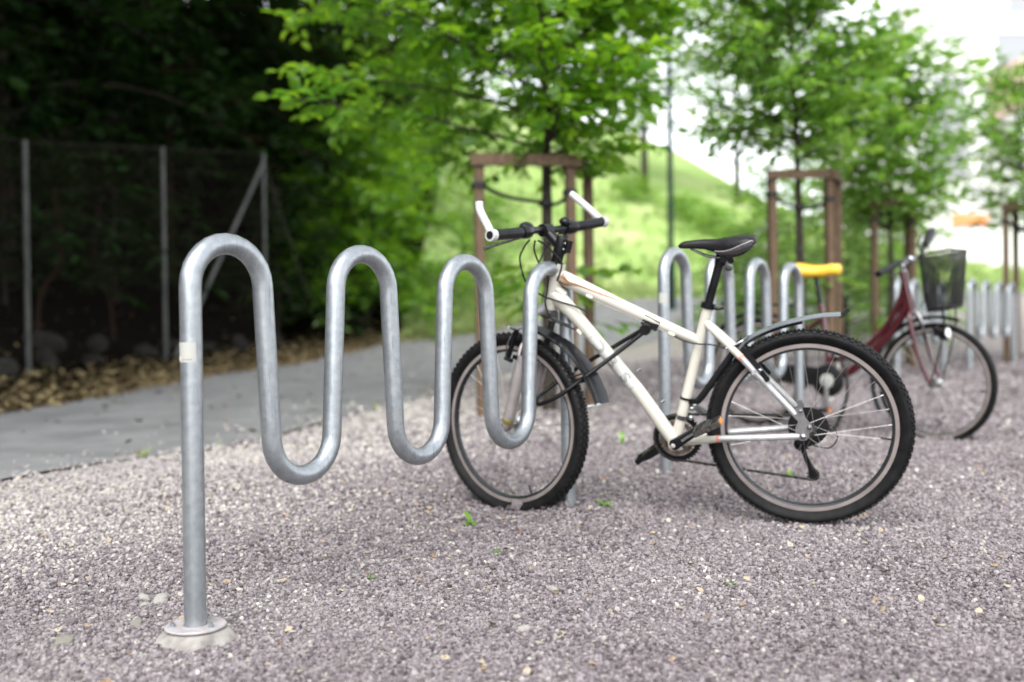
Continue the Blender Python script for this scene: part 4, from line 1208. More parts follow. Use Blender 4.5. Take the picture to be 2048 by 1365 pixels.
# ------------------------------------------------------------------ the maroon town bicycle
RBm = basis4((0.7255, -0.6878, -0.024), (0.688, 0.7257, 0.0), (0.0174, -0.0165, 0.9997), (1.47, 6.0, 0.0985))
rb = thing('bicycle', 'maroon town bicycle with yellow saddle and black wire front basket behind the white bicycle', 'bicycle', basis=RBm)
S2 = basis4((0.9693, -0.0872, 0.2281), (0.0848, 0.9954, 0.0200), (-0.229, 0, 0.973), (1.052, 0.004, 0.318))
rw = dict(hub=M['alloy'], tyre=M['rubber'], tread=M['tread'], rim=M['rim'], rim_well=M['galv_dull'], spoke=M['spoke'], valve=M['black'])
wheel(rb, Matrix.Translation((0, 0, 0.335)), 0.324, 0.0185, 0.290, 28, 0, rw)
wheel(rb, S2, 0.324, 0.0185, 0.290, 28, 0, rw, valve_ang=-20)
f = MB()
f.tube([(0.872, 0, 0.908), (0.921, 0, 0.700)], 0.021, 18)
f.tube(smooth_path([(0.905, 0, 0.760), (0.86, 0, 0.655), (0.79, 0, 0.560), (0.709, 0, 0.468), (0.60, 0, 0.372), (0.478, 0, 0.308)], 6), 0.0225, 16)
f.tube(smooth_path([(0.885, 0, 0.840), (0.835, 0, 0.700), (0.74, 0, 0.565), (0.60, 0, 0.455), (0.442, 0, 0.420)], 6), 0.017, 16)
f.tube([(0.478, 0, 0.300), (0.400, 0, 0.745)], 0.0165, 16)
f.tube([(0.478, -0.04, 0.305), (0.478, 0.04, 0.305)], 0.023, 18)
for s in (1, -1):
    f.tube([(0.46, 0.02 * s, 0.305), (0.30, 0.045 * s, 0.315), (0.0, 0.066 * s, 0.342)], 0.010, 12)
    f.tube([(0.415, 0.014 * s, 0.66), (0.26, 0.045 * s, 0.55), (0.0, 0.066 * s, 0.350)], 0.008, 12)
obj('frame', f, M['maroon'], rb)
f = MB()
for s in (1, -1):
    f.tube(smooth_path([(-0.032, 0.046 * s, 0.392), (-0.032, 0.062 * s, 0.36), (-0.030, 0.068 * s, 0.25), (-0.022, 0.068 * s, 0.13), (0.0, 0.064 * s, 0.0)], 6), [0.0145] * 13 + [0.012] * 11 + [0.009], 14)
f.tube([(-0.034, -0.045, 0.392), (-0.034, 0.045, 0.392)], 0.016, 12)
fk2 = obj('fork', f, M['maroon'], rb, S2)
obj('axle_nut', MB().tube([(0, -0.075, 0), (0, 0.075, 0)], 0.008, 10), M['dark_metal'], rb, S2)
th_ = np.linspace(R(58), R(196), 34)
mg = mudguard(rb, S2, [(0.342 * math.cos(a), 0.342 * math.sin(a)) for a in th_][::-1], [0.028] * 34, M['black'], 'mudguard', None, 0.014)
obj('stay', MB().tube([(0.0, -0.058, 0.0), (-0.332, -0.028, 0.02)], 0.0028, 8).tube([(0.0, 0.058, 0.0), (-0.332, 0.028, 0.02)], 0.0028, 8), M['steel'], mg)
th_ = np.linspace(R(28), R(200), 38)
mg = mudguard(rb, None, [(0.345 * math.cos(a), 0.335 + 0.345 * math.sin(a)) for a in th_][::-1], [0.028] * 38, M['black'], 'mudguard', None, 0.014)
# carrier
c = MB()
for s in (1, -1):
    c.tube([(0.27, 0.05 * s, 0.735), (-0.21, 0.06 * s, 0.742), (-0.24, 0.03 * s, 0.742)], 0.007, 10)
    c.tube([(-0.05, 0.058 * s, 0.74), (0.0, 0.075 * s, 0.35)], 0.006, 10)
for x in (0.2, 0.08, -0.04, -0.16):
    c.tube([(x, -0.055, 0.739), (x, 0.055, 0.739)], 0.005, 8)
obj('carrier', c, M['black'], rb)
# saddle
obj('seat_post', MB().tube([(0.402, 0, 0.735), (0.366, 0, 0.905)], 0.0135, 14), M['black'], rb)
obj('saddle_clamp', MB().tube([(0.372, -0.03, 0.905), (0.372, 0.03, 0.905)], 0.018, 12).bar((0.46, 0, 0.915), (0.25, 0, 0.918), 0.05, 0.012), M['black'], rb)
secs = []
for (x, hw, zt__, zb__) in ((0.520, 0.014, 0.957, 0.914), (0.510, 0.026, 0.965, 0.906), (0.47, 0.032, 0.968, 0.904), (0.42, 0.040, 0.962, 0.894), (0.36, 0.062, 0.962, 0.889), (0.31, 0.086, 0.972, 0.889), (0.265, 0.100, 0.980, 0.892), (0.225, 0.094, 0.980, 0.899), (0.208, 0.060, 0.972, 0.914)):
    zc, hz = (zt__ + zb__) / 2, (zt__ - zb__) / 2
    secs.append([(x, hw * math.copysign(abs(math.cos(a)) ** 0.8, math.cos(a)), zc + hz * math.copysign(abs(math.sin(a)) ** 0.8, math.sin(a))) for a in np.linspace(0, 2 * math.pi, 20, endpoint=False)])
obj('saddle', MB().loft(secs), M['yellow'], rb, sharp=70)
# drive
cc = MB().lathe([(0.001, -0.045), (0.086, -0.045), (0.092, -0.050), (0.092, -0.062), (0.086, -0.066), (0.001, -0.066)], 36, 'y', False, (0.478, 0, 0.307))
cc.box((0.24, -0.055, 0.335), (0.44, 0.016, 0.105), ((1, 0, -0.06), (0, 1, 0), (0.06, 0, 1)))
cco = obj('chain_case', cc, M['black_plastic'], rb)
obj('disc', MB().lathe([(0.001, -0.0665), (0.040, -0.0665), (0.040, -0.0695), (0.001, -0.0695)], 30, 'y', False, (0.478, 0, 0.307)), M['sticker'], cco)
obj('crank_arm', MB().tube([(0.478, -0.079, 0.318), (0.478, -0.080, 0.300), (0.488, -0.086, 0.148), (0.489, -0.086, 0.138)], [0.014, 0.014, 0.011, 0.008], 12), M['alloy'], rb)
obj('crank_arm', MB().tube([(0.478, 0.066, 0.296), (0.468, 0.074, 0.455), (0.467, 0.074, 0.466)], [0.013, 0.011, 0.008], 12), M['alloy'], rb)
pedal(rb, 'pedal', (0.488, -0.145, 0.146), (1, 0, 0.05), M['black_plastic'], M['amber'])
pedal(rb, 'pedal', (0.467, 0.135, 0.458), (1, 0, 0.05), M['black_plastic'], M['amber'])
# handlebar: points in the world brought into the bicycle's own frame
inv = RBm.inverted()
L_ = lambda p: np.array(inv @ Vector(p))
hp = smooth_path([L_(q) for q in ((1.915, 5.20, 0.968), (2.020, 5.30, 1.010), (2.110, 5.38, 1.045), (2.165, 5.44, 1.062), (2.230, 5.50, 1.068), (2.285, 5.56, 1.085), (2.375, 5.70, 1.165), (2.478, 5.86, 1.255))], 6)
obj('handlebar', MB().tube(hp, 0.0115, 12), M['black'], rb)
obj('grip', MB().tube(hp[:11], 0.0165, 14), M['black_plastic'], rb)
obj('grip', MB().tube(hp[-8:], [0.020, 0.022, 0.024, 0.026, 0.027, 0.028, 0.028, 0.022], 14), M['black_plastic'], rb)
obj('brake_lever', MB().tube(smooth_path([hp[12] + np.array((0.02, 0, -0.012)), hp[9] + np.array((0.035, 0, -0.03)), hp[3] + np.array((0.03, 0, -0.03))], 5), 0.005, 8), M['dark_metal'], rb)
obj('brake_lever', MB().tube(smooth_path([hp[-13] + np.array((0.02, 0, -0.012)), hp[-9] + np.array((-0.03, 0, 0.02)), hp[-4] + np.array((-0.04, 0, 0.02))], 5), 0.006, 8), M['black'], rb)
cst = L_((2.190, 5.46, 1.060))
obj('stem', MB().tube([(0.874, 0, 0.90), (0.866, 0, 0.958), cst + np.array((-0.008, 0, 0.0))], [0.0125, 0.0135, 0.014], 14).sphere(cst, 0.024, 14, 10).tube([(0.872, 0, 0.905), (0.870, 0, 0.922)], 0.020, 16), M['chrome'], rb)
# basket on the front end
def basket_ring(k):
    """k 0 bottom .. 1 top: rounded rectangle in the steered frame (e, n, a)"""
    e0, e1 = 0.070 + 0.035 * k, 0.205 + 0.070 * k
    hn = 0.100 + 0.028 * k
    a0 = 0.375 + 0.285 * k
    pts = []
    rc = 0.04
    for (ce, cn, s0) in ((e1 - rc, hn - rc, 0), (e0 + rc, hn - rc, 90), (e0 + rc, -hn + rc, 180), (e1 - rc, -hn + rc, 270)):
        for q in np.linspace(0, 90, 5):
            pts.append((ce + rc * math.cos(R(s0 + q)), cn + rc * math.sin(R(s0 + q)), a0 - 0.10 * ce * k + 0.02 * k))
    return np.array(pts + pts[:1])
rim_t, rim_b = basket_ring(1.0), basket_ring(0.0)
bas = obj('basket', MB().tube(rim_t, 0.0038, 8, cap=False).tube(rim_b, 0.0034, 8, cap=False), M['black'], rb, S2, 'black wire basket')
ms = MB()
def on_ring(P, t):
    d = np.concatenate([[0], np.cumsum(np.linalg.norm(np.diff(P, axis=0), axis=1))])
    return np.array([np.interp(t * d[-1], d, P[:, i]) for i in range(3)])
for t_ in np.linspace(0, 1, 92, endpoint=False):
    ms.tube([on_ring(rim_b, t_), on_ring(rim_t, t_)], 0.0015, 4, cap=False)
for k in np.linspace(0.04, 0.97, 24):
    ms.tube(basket_ring(k), 0.0014, 4, cap=False)
for e in np.linspace(0.08, 0.195, 10):
    ms.tube([(e, -0.098, 0.375), (e, 0.098, 0.375)], 0.0015, 3, cap=False)
for n_ in np.linspace(-0.09, 0.09, 14):
    ms.tube([(0.072, n_, 0.376), (0.203, n_, 0.376)], 0.0015, 3, cap=False)
o = obj('wire_mesh', ms, M['black'], bas)
o['kind'] = 'stuff'
sp = MB()
for s in (1, -1):
    sp.tube([(0.16, 0.07 * s, 0.374), (0.15, 0.068 * s, 0.30), (0.11, 0.062 * s, 0.20), (0.004, 0.064 * s, 0.0)], 0.0042, 8)
obj('bracket', sp, M['black'], bas)
hl = MB().lathe([(0.001, 0.055), (0.030, 0.052), (0.034, 0.046), (0.030, 0.020), (0.018, 0.0), (0.001, -0.004)], 20, 'x', False, (0.115, -0.085, 0.235))
hl.box((0.100, -0.07, 0.262), (0.02, 0.04, 0.05))
ho = obj('headlamp', hl, M['black'], rb, S2)
obj('lens', MB().lathe([(0.001, 0.060), (0.020, 0.059), (0.032, 0.0525), (0.032, 0.050), (0.001, 0.050)], 20, 'x', False, (0.115, -0.085, 0.235)), M['lamp_lens'], ho)
obj('brake', MB().tube(smooth_path([(0.0, 0.03, 0.385), (0.02, 0.035, 0.33), (0.01, 0.025, 0.29)], 5), 0.006, 8).tube(smooth_path([(0.0, -0.03, 0.385), (0.02, -0.035, 0.33), (0.01, -0.025, 0.29)], 5), 0.006, 8).tube([(0.0, 0, 0.39), (0.012, 0, 0.30)], 0.010, 10), M['alloy'], rb, S2)
cl_ = obj('cable_lock', MB().tube(smooth_path([(0.50, -0.05, 0.45), (0.575, -0.07, 0.40), (0.600, -0.075, 0.30), (0.595, -0.075, 0.205), (0.560, -0.07, 0.11), (0.520, -0.05, 0.045), (0.43, -0.02, -0.005), (0.33, 0.02, -0.010)], 7), 0.0095, 10), M['black'], None, RBm)
tag(cl_, 'black cable lock drooping beneath the maroon town bicycle', 'bicycle lock')
obj('kickstand', MB().tube([(0.40, 0.03, 0.30), (0.36, 0.15, -0.012)], 0.008, 10), M['steel'], rb)
obj('cable', MB().tube(smooth_path([hp[14], L_((2.26, 5.36, 1.02)), L_((2.30, 5.36, 0.93)), L_((2.22, 5.42, 0.80))], 6), 0.003, 6), M['black'], rb)
# ------------------------------------------------------------------ trees
LEAF2 = np.array([(0, 0, 0), (0.34, 0.5, 0.10), (0.72, 0.36, 0.06), (1.0, 0, -0.10), (0.72, -0.36, 0.06), (0.34, -0.5, 0.10)])
def leaves_mesh(name, base, direc, normal, length, mat, width=0.5, tone=None, rs=rng):
    """one bent six-point leaf per row"""
    d = direc / (np.linalg.norm(direc, axis=1)[:, None] + 1e-9)
    n = normal - d * (normal * d).sum(1)[:, None]
    n /= np.linalg.norm(n, axis=1)[:, None] + 1e-9
    s = np.cross(n, d)
    L = length[:, None, None]
    Vv = base[:, None, :] + L * (LEAF2[None, :, 0:1] * d[:, None, :] + LEAF2[None, :, 1:2] * width * s[:, None, :] + LEAF2[None, :, 2:3] * n[:, None, :])
    N = len(base)
    o = (np.arange(N) * 6)[:, None]
    Fq = np.concatenate([o + np.array([[0, 1, 2, 3]]), o + np.array([[0, 3, 4, 5]])], 0)
    if tone is None:
        tone = np.clip(rs.normal(0.5, 0.28, N), 0, 1)
    return fast_mesh(name, Vv.reshape(-1, 3), Fq, mat, {'tone': np.repeat(tone, 6)})
def unit(v):
    return v / (np.linalg.norm(v, axis=-1, keepdims=True) + 1e-9)
def make_tree(name, label, cat, x, y, H, z0, prof, n_limbs, seed, leaf_len=0.085, mat='leaf', bark='bark', trunk_r=0.05, group=None, twig_step=0.11, twig_len=0.34,
              leaf_step=0.045, droop=0.25, az_bias=None, lean=(0, 0), limb_up=0.45, low=None, zbase=None, keep=None, width=0.5, fan=3):
    rs = np.random.default_rng(seed)
    zb_ = ztf(x, y) if zbase is None else zbase
    t = thing(name, label, cat, (x, y, zb_), 0, group)
    tr = smooth_path([(0, 0, -0.2), (rs.normal(0, .01), rs.normal(0, .01), H * 0.25), (lean[0] * 0.4 + rs.normal(0, .02) * H * .3, lean[1] * 0.4, H * 0.5), (lean[0], lean[1], H * 0.97)], 8)
    obj('trunk', MB().tube(tr, np.interp(np.linspace(0, 1, len(tr)), [0, 0.08, 0.5, 1], [trunk_r * 1.25, trunk_r, trunk_r * 0.6, 0.008]), 10), M[bark], t)
    br = MB()
    P0, D0, LL = [], [], []
    for i in range(n_limbs):
        q = (i + 0.5 + rs.uniform(-.3, .3)) / n_limbs
        h = z0 + (H * 0.97 - z0) * q
        c0 = np.array([np.interp(h, tr[:, 2], tr[:, k]) for k in range(3)])
        az = i * 2.39996 + rs.normal(0, 0.25)
        Rr = prof(q) * (1 if az_bias is None else az_bias(az, q)) * rs.uniform(0.78, 1.15)
        el = limb_up * (0.55 + 0.9 * q) + rs.normal(0, 0.1)
        hv = np.array((math.cos(az), math.sin(az), 0))
        side = np.array((-math.sin(az), math.cos(az), 0))
        pts = [c0]
        nseg = 6
        cur = c0.copy()
        for k in range(nseg):
            e_ = el - droop * (k / nseg) * 1.6
            d = hv * math.cos(e_) + np.array((0, 0, math.sin(e_))) + side * rs.normal(0, 0.12)
            cur = cur + unit(d) * Rr / nseg
            pts.append(cur.copy())
        pts = np.array(pts)
        rad0 = trunk_r * 0.30 * (1 - 0.6 * q)
        br.tube(pts, np.linspace(rad0, 0.004, len(pts)), 5, cap=False)
        d_ = np.concatenate([[0], np.cumsum(np.linalg.norm(np.diff(pts, axis=0), axis=1))])
        for s_ in np.arange(0.20 * Rr, Rr, twig_step):
            p = np.array([np.interp(s_, d_, pts[:, k]) for k in range(3)])
            for sg in (-1, 1, -1, 1)[:fan]:
                a = az + sg * rs.uniform(0.35, 1.3)
                e_ = rs.normal(0.12, 0.50)
                d = np.array((math.cos(a) * math.cos(e_), math.sin(a) * math.cos(e_), math.sin(e_)))
                l = twig_len * rs.uniform(0.5, 1.2) * (1 - 0.35 * s_ / max(Rr, .1))
                P0.append(p); D0.append(d); LL.append(l)
        P0.append(pts[-1]); D0.append(unit(pts[-1] - pts[-2])); LL.append(twig_len * 0.7)
    if low is not None:
        for (ax, h, l) in low:
            c0 = np.array([np.interp(h, tr[:, 2], tr[:, k]) for k in range(3)])
            for k in range(4):
                a = ax + rs.normal(0, 0.5)
                P0.append(c0 + np.array((math.cos(ax), math.sin(ax), 0)) * l * k / 4); D0.append(np.array((math.cos(a), math.sin(a), rs.normal(-0.1, .2)))); LL.append(0.25)
    P0, D0, LL = np.array(P0), np.array(D0), np.array(LL)
    for p, d, l in zip(P0, D0, LL):
        br.tube([p, p + d * l * 0.55 + np.array((0, 0, -0.02 * l)), p + d * l + np.array((0, 0, -0.10 * l))], [0.0035, 0.0025, 0.0012], 3, cap=False)
    bo = obj('branches', br, M[bark], t)
    B, Dv, Nv, Lv, Tn = [], [], [], [], []
    for p, d, l in zip(P0, D0, LL):
        s_ = np.arange(leaf_step, l + 1e-6, leaf_step)
        n = len(s_)
        if n == 0: continue
        q = s_ / l
        base = p + d * s_[:, None] + np.stack([0 * q, 0 * q, -0.10 * l * q * q], -1)
        sg = np.where(np.arange(n) % 2 == 0, 1.0, -1.0)
        sd = np.cross(d, (0, 0, 1.0))
        sd /= np.linalg.norm(sd) + 1e-9
        dd = d * 0.75 + sd * sg[:, None] * rs.uniform(0.5, 1.0, (n, 1)) + rs.normal(0, 0.16, (n, 3)) + np.array((0, 0, -0.18))
        nn = np.array((0, 0, 1.0)) + rs.normal(0, 0.52, (n, 3)) + d * 0.1
        B.append(base); Dv.append(dd); Nv.append(nn); Lv.append(leaf_len * rs.uniform(0.55, 1.25, n)); Tn.append(np.clip(0.42 + rs.normal(0, 0.20) + rs.normal(0, 0.17, n) + 0.18 * q, 0, 1))
    B, Dv, Nv, Lv, Tn = np.concatenate(B), np.concatenate(Dv), np.concatenate(Nv), np.concatenate(Lv), np.concatenate(Tn)
    if keep is not None:
        k_ = keep(B + np.array((x, y, zb_)))
        B, Dv, Nv, Lv, Tn = B[k_], Dv[k_], Nv[k_], Lv[k_], Tn[k_]
    obj('crown', leaves_mesh('crown', B, Dv, Nv, Lv, M[mat], width, Tn, rs), None, t)
    STAT.append((label[:30], len(B)))
    return t
STAT = []
def blob(base_w, top_p=0.8):
    return lambda q: base_w * (0.55 + 0.9 * q) * (1 - q ** 2.2) ** 0.6 + 0.12
yt = 'young trees tied to wooden stake frames'
make_tree('young_tree', 'nearest staked young tree, its leafy crown hanging above the white handlebar ends', 'tree', 0.255, 6.95, 5.4, 1.64, lambda q: 1.62 * (1 - q ** 2) ** 0.5 * (0.42 + 0.6 * min(1, q * 4.5)) + 0.10, 84, 11, limb_up=0.62, width=0.6, droop=0.15, leaf_len=0.108,
          group=yt, trunk_r=0.050, twig_step=0.088, twig_len=0.36, leaf_step=0.042, az_bias=lambda a, q: 0.84 + 0.20 * math.cos(a - math.pi) + 0.85 * max(0, math.cos(a - math.pi)) * max(0, 1 - q * 3.5), lean=(-0.10, 0.05),
          low=[(R(160), 1.0, 0.35), (R(-20), 0.98, 0.55), (R(20), 0.85, 0.25), (R(220), 0.9, 0.4), (R(-15), 0.62, 0.62), (R(200), 0.75, 0.3)])
make_tree('young_tree', 'staked young tree with dark trunk directly behind the black bicycle saddle', 'tree', 2.50, 8.60, 4.4, 1.98, lambda q: 0.92 * (1 - q ** 2) ** 0.5 * (0.6 + 0.6 * min(1, q * 2.2)) + 0.10, 66, 12, limb_up=0.62, width=0.62, droop=0.15, mat='leaf_mid', leaf_len=0.10,
          group=yt, trunk_r=0.048, twig_step=0.096, twig_len=0.33, leaf_step=0.044, lean=(-0.12, 0.0), low=[(R(190), 0.9, 0.3), (R(-10), 0.95, 0.35)])
make_tree('young_tree', 'staked young tree behind the handlebar of the maroon bicycle', 'tree', 4.15, 10.95, 3.35, 1.5, lambda q: 0.86 * (1 - q ** 2) ** 0.5 * (0.7 + 0.5 * min(1, q * 2.2)) + 0.10, 60, 13, limb_up=0.62, width=0.6, droop=0.15, mat='leaf_mid', leaf_len=0.10,
          group=yt, trunk_r=0.045, twig_step=0.104, twig_len=0.33, leaf_step=0.045, low=[(R(180), 0.7, 0.3), (R(0), 0.6, 0.4), (R(250), 0.5, 0.4)])
make_tree('young_tree', 'leaning staked young tree cut by the picture edge past the wire basket', 'tree', 6.12, 11.6, 3.45, 1.5, lambda q: 0.62 * (1 - q ** 2) ** 0.5 * (0.8 + 0.4 * q) + 0.10, 46, 14, limb_up=0.62, width=0.6, droop=0.15, mat='leaf_mid', leaf_len=0.085,
          group=yt, trunk_r=0.045, twig_step=0.10, twig_len=0.32, leaf_step=0.048, lean=(-0.25, 0.0))
# stake frames
def stake_frame(label, P, height, strap_to, bars=((0, 1), (1, 2))):
    P = [np.array(p, float) for p in P]
    o = P[0]
    z0 = ztf(o[0], o[1])
    t = thing('stake_frame', label, 'tree stakes', (o[0], o[1], z0), 0, 'wooden stake frames around the young trees')
    L = [np.array((p[0] - o[0], p[1] - o[1], ztf(p[0], p[1]) - z0)) for p in P]
    dirv = unit((L[1] - L[0]) * np.array((1, 1, 0)))
    sd = np.array((-dirv[1], dirv[0], 0))
    for l in L:
        obj('post', MB().box(l + np.array((0, 0, height / 2 - 0.1)), (0.062, 0.062, height + 0.2), (dirv, sd, (0, 0, 1))), M['wood'], t)
    for a, b in bars:
        pa, pb = L[a] + np.array((0, 0, height - 0.035)), L[b] + np.array((0, 0, height - 0.03))
        d = unit(pb - pa)
        s_ = np.array((d[1], -d[0], 0)) * 0.045
        obj('crossbar', MB().bar(pa - d * 0.06 + s_, pb + d * 0.06 + s_, 0.026, 0.075), M['wood'], t)
    tk = np.array((strap_to[0] - o[0], strap_to[1] - o[1], height - 0.28))
    for k, l in enumerate(L[:2]):
        e = l + np.array((0, 0, height - 0.20 - 0.04 * k))
        obj('strap', MB().tube(smooth_path([e + sd * -0.04, e * 0.6 + (tk + np.array((0, 0, -0.03 * k))) * 0.4 + np.array((0, 0, -0.025)), tk + np.array((0, 0, -0.02 * k))], 5), 0.016, 8, sq=(1.0, 0.8)).tube([e - np.array((0, 0, 0.018)), e + np.array((0, 0, 0.018))], 0.052, 8), M['strap'], t)
    obj('strap', MB().lathe([(0.040, -0.02), (0.050, -0.02), (0.050, 0.02), (0.040, 0.02)], 16, 'z', True, tuple(tk)), M['strap'], t)
    return t
stake_frame('nearest wooden stake frame, behind the handlebar of the white bicycle', [(-0.205, 6.60), (0.405, 6.72), (0.565, 7.25)], 1.74, (0.245, 6.93))
stake_frame('wooden stake frame with a thick post beside the yellow saddle', [(2.20, 8.38), (2.72, 8.50), (2.90, 8.85)], 1.85, (2.49, 8.58))
stake_frame('wooden stake frame behind the handlebar of the maroon bicycle', [(3.94, 10.80), (4.37, 10.85), (4.50, 11.3)], 1.82, (4.14, 10.93))
stake_frame('farthest wooden stake frame, at the picture edge past the wire basket', [(5.64, 11.35), (5.98, 11.80), (6.35, 11.50)], 1.82, (6.0, 11.58), bars=((0, 1), (0, 2)))
# the dark wood behind the fence
fg = 'dark trees of the wood behind the fence'
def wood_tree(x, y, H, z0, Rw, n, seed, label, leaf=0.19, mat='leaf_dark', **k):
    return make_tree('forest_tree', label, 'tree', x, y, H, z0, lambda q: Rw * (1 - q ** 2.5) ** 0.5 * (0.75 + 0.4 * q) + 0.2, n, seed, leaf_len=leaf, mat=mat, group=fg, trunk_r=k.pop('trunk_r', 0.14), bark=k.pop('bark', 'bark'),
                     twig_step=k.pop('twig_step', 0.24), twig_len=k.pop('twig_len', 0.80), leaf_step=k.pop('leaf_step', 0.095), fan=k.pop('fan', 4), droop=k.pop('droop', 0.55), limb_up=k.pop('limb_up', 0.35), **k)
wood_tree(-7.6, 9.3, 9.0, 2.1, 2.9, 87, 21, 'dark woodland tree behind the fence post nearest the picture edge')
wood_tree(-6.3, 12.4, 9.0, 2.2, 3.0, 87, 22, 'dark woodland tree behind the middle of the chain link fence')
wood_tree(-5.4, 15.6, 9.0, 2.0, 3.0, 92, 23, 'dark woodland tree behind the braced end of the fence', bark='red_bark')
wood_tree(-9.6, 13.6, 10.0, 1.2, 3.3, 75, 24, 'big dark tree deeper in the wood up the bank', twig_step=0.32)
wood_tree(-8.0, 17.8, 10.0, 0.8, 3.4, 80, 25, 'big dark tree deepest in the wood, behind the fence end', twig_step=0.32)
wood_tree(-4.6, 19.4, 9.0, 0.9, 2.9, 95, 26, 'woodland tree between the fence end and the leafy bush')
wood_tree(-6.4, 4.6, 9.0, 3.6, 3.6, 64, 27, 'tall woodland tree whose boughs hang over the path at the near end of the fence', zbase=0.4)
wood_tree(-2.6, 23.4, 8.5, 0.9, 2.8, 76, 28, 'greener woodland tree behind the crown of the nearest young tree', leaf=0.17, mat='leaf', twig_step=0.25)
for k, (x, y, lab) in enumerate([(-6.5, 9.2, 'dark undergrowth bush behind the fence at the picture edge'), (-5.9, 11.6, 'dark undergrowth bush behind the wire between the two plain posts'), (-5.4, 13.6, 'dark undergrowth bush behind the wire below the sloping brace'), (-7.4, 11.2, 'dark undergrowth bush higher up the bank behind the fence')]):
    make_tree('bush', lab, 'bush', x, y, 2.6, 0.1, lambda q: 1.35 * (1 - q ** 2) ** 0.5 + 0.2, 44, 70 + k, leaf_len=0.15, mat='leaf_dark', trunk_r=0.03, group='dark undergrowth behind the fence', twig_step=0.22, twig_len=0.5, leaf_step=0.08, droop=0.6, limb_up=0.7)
# leafy bush between wood and slope
make_tree('bush', 'large drooping green bush at the edge of the dark wood beside the path', 'bush', -2.55, 17.6, 3.6, 0.25, lambda q: 1.65 * (1 - q ** 2) ** 0.5 + 0.25, 84, 31, leaf_len=0.15, mat='leaf', trunk_r=0.05,
          twig_step=0.17, twig_len=0.55, leaf_step=0.07, droop=0.9, limb_up=0.75, width=0.42)
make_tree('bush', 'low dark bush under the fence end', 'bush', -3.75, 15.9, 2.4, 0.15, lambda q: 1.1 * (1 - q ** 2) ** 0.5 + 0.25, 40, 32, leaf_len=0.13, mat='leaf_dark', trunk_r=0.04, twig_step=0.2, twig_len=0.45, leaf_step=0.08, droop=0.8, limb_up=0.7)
make_tree('bush', 'bright bush between the drooping bush and the grass slope', 'bush', -0.55, 19.9, 2.0, 0.15, lambda q: 0.95 * (1 - q ** 2) ** 0.5 + 0.2, 40, 33, leaf_len=0.12, mat='leaf', trunk_r=0.04, twig_step=0.2, twig_len=0.40, leaf_step=0.08, droop=0.8, limb_up=0.7)
make_tree('bush', 'bush filling the gap beneath the tree behind the maroon handlebar', 'bush', 4.9, 14.6, 2.3, 0.1, lambda q: 1.2 * (1 - q ** 2) ** 0.5 + 0.2, 50, 34, leaf_len=0.10, mat='leaf_light', trunk_r=0.04, twig_step=0.16, twig_len=0.4, leaf_step=0.06, droop=0.6, limb_up=0.7)
make_tree('bush', 'pale bush behind the yellow saddle and its stake frame', 'bush', 3.7, 15.4, 1.7, 0.1, lambda q: 0.8 * (1 - q ** 2) ** 0.5 + 0.2, 40, 35, leaf_len=0.10, mat='leaf_light', trunk_r=0.03, twig_step=0.16, twig_len=0.35, leaf_step=0.06, droop=0.6, limb_up=0.7)
for k, (x, y, h_, r_, lab) in enumerate([(4.5, 17.0, 2.6, 1.3, 'large pale bush beyond the two stake frames in the middle of the row'), (6.6, 17.5, 2.4, 1.2, 'pale bush farther back between the third staked tree and the white wall')]):
    make_tree('bush', lab, 'bush', x, y, h_, 0.1, lambda q: r_ * (1 - q ** 2) ** 0.5 + 0.2, 48, 80 + k, leaf_len=0.12, mat='leaf_mid', trunk_r=0.03, twig_step=0.18, twig_len=0.42, leaf_step=0.065, droop=0.6, limb_up=0.7)
# trees on the slope against the sky
def hill_tree(x, y, H, z0, Rw, n, seed, label):
    return make_tree('hillside_tree', label, 'tree', x, y, H, z0, lambda q: Rw * (1 - q ** 2.2) ** 0.5 * (0.8 + 0.3 * q) + 0.2, n, seed, leaf_len=0.26, mat='leaf_light', group='pale trees on top of the grass slope', trunk_r=0.13,
                     twig_step=0.36, twig_len=1.0, leaf_step=0.17, droop=0.45, limb_up=0.5, fan=3)
hill_tree(4.6, 34, 9.5, 1.9, 2.9, 44, 41, 'pale tree on top of the slope just beside the lamp post')
hill_tree(8.2, 36, 9.5, 2.4, 3.0, 40, 42, 'pale tree on the slope, seen between the lamp post and the second staked tree')
hill_tree(1.2, 36, 10, 1.6, 3.2, 50, 43, 'pale tree on the slope behind the crown of the nearest young tree')
hill_tree(11.5, 40, 10, 1.6, 3.0, 50, 44, 'pale tree at the low end of the slope behind the second staked tree')
# dark shrubs lying in a diagonal band on the slope
for k, (x, y, s_, lab) in enumerate([(3.9, 32.0, 0.9, 'topmost small dark shrub on the grass slope, next to the lamp post'), (5.3, 30.4, 0.9, 'small dark shrub on the slope just past the lamp post'), (5.9, 29.0, 0.95, 'middle dark shrub of the diagonal row on the slope'),
                                     (6.3, 27.4, 0.85, 'fourth dark shrub down the diagonal row on the slope'), (6.6, 26.0, 0.8, 'lowest dark shrub of the diagonal row, above the black saddle')]):
    make_tree('shrub', lab, 'shrub', x, y, 0.75 * s_, 0.05, lambda q: 0.8 * s_ * (1 - q ** 2) ** 0.5 + 0.1, 26, 50 + k, leaf_len=0.11, mat='leaf', trunk_r=0.02, group='dark shrubs on the grass slope', twig_step=0.13, twig_len=0.25, leaf_step=0.06, droop=0.5, limb_up=0.6)
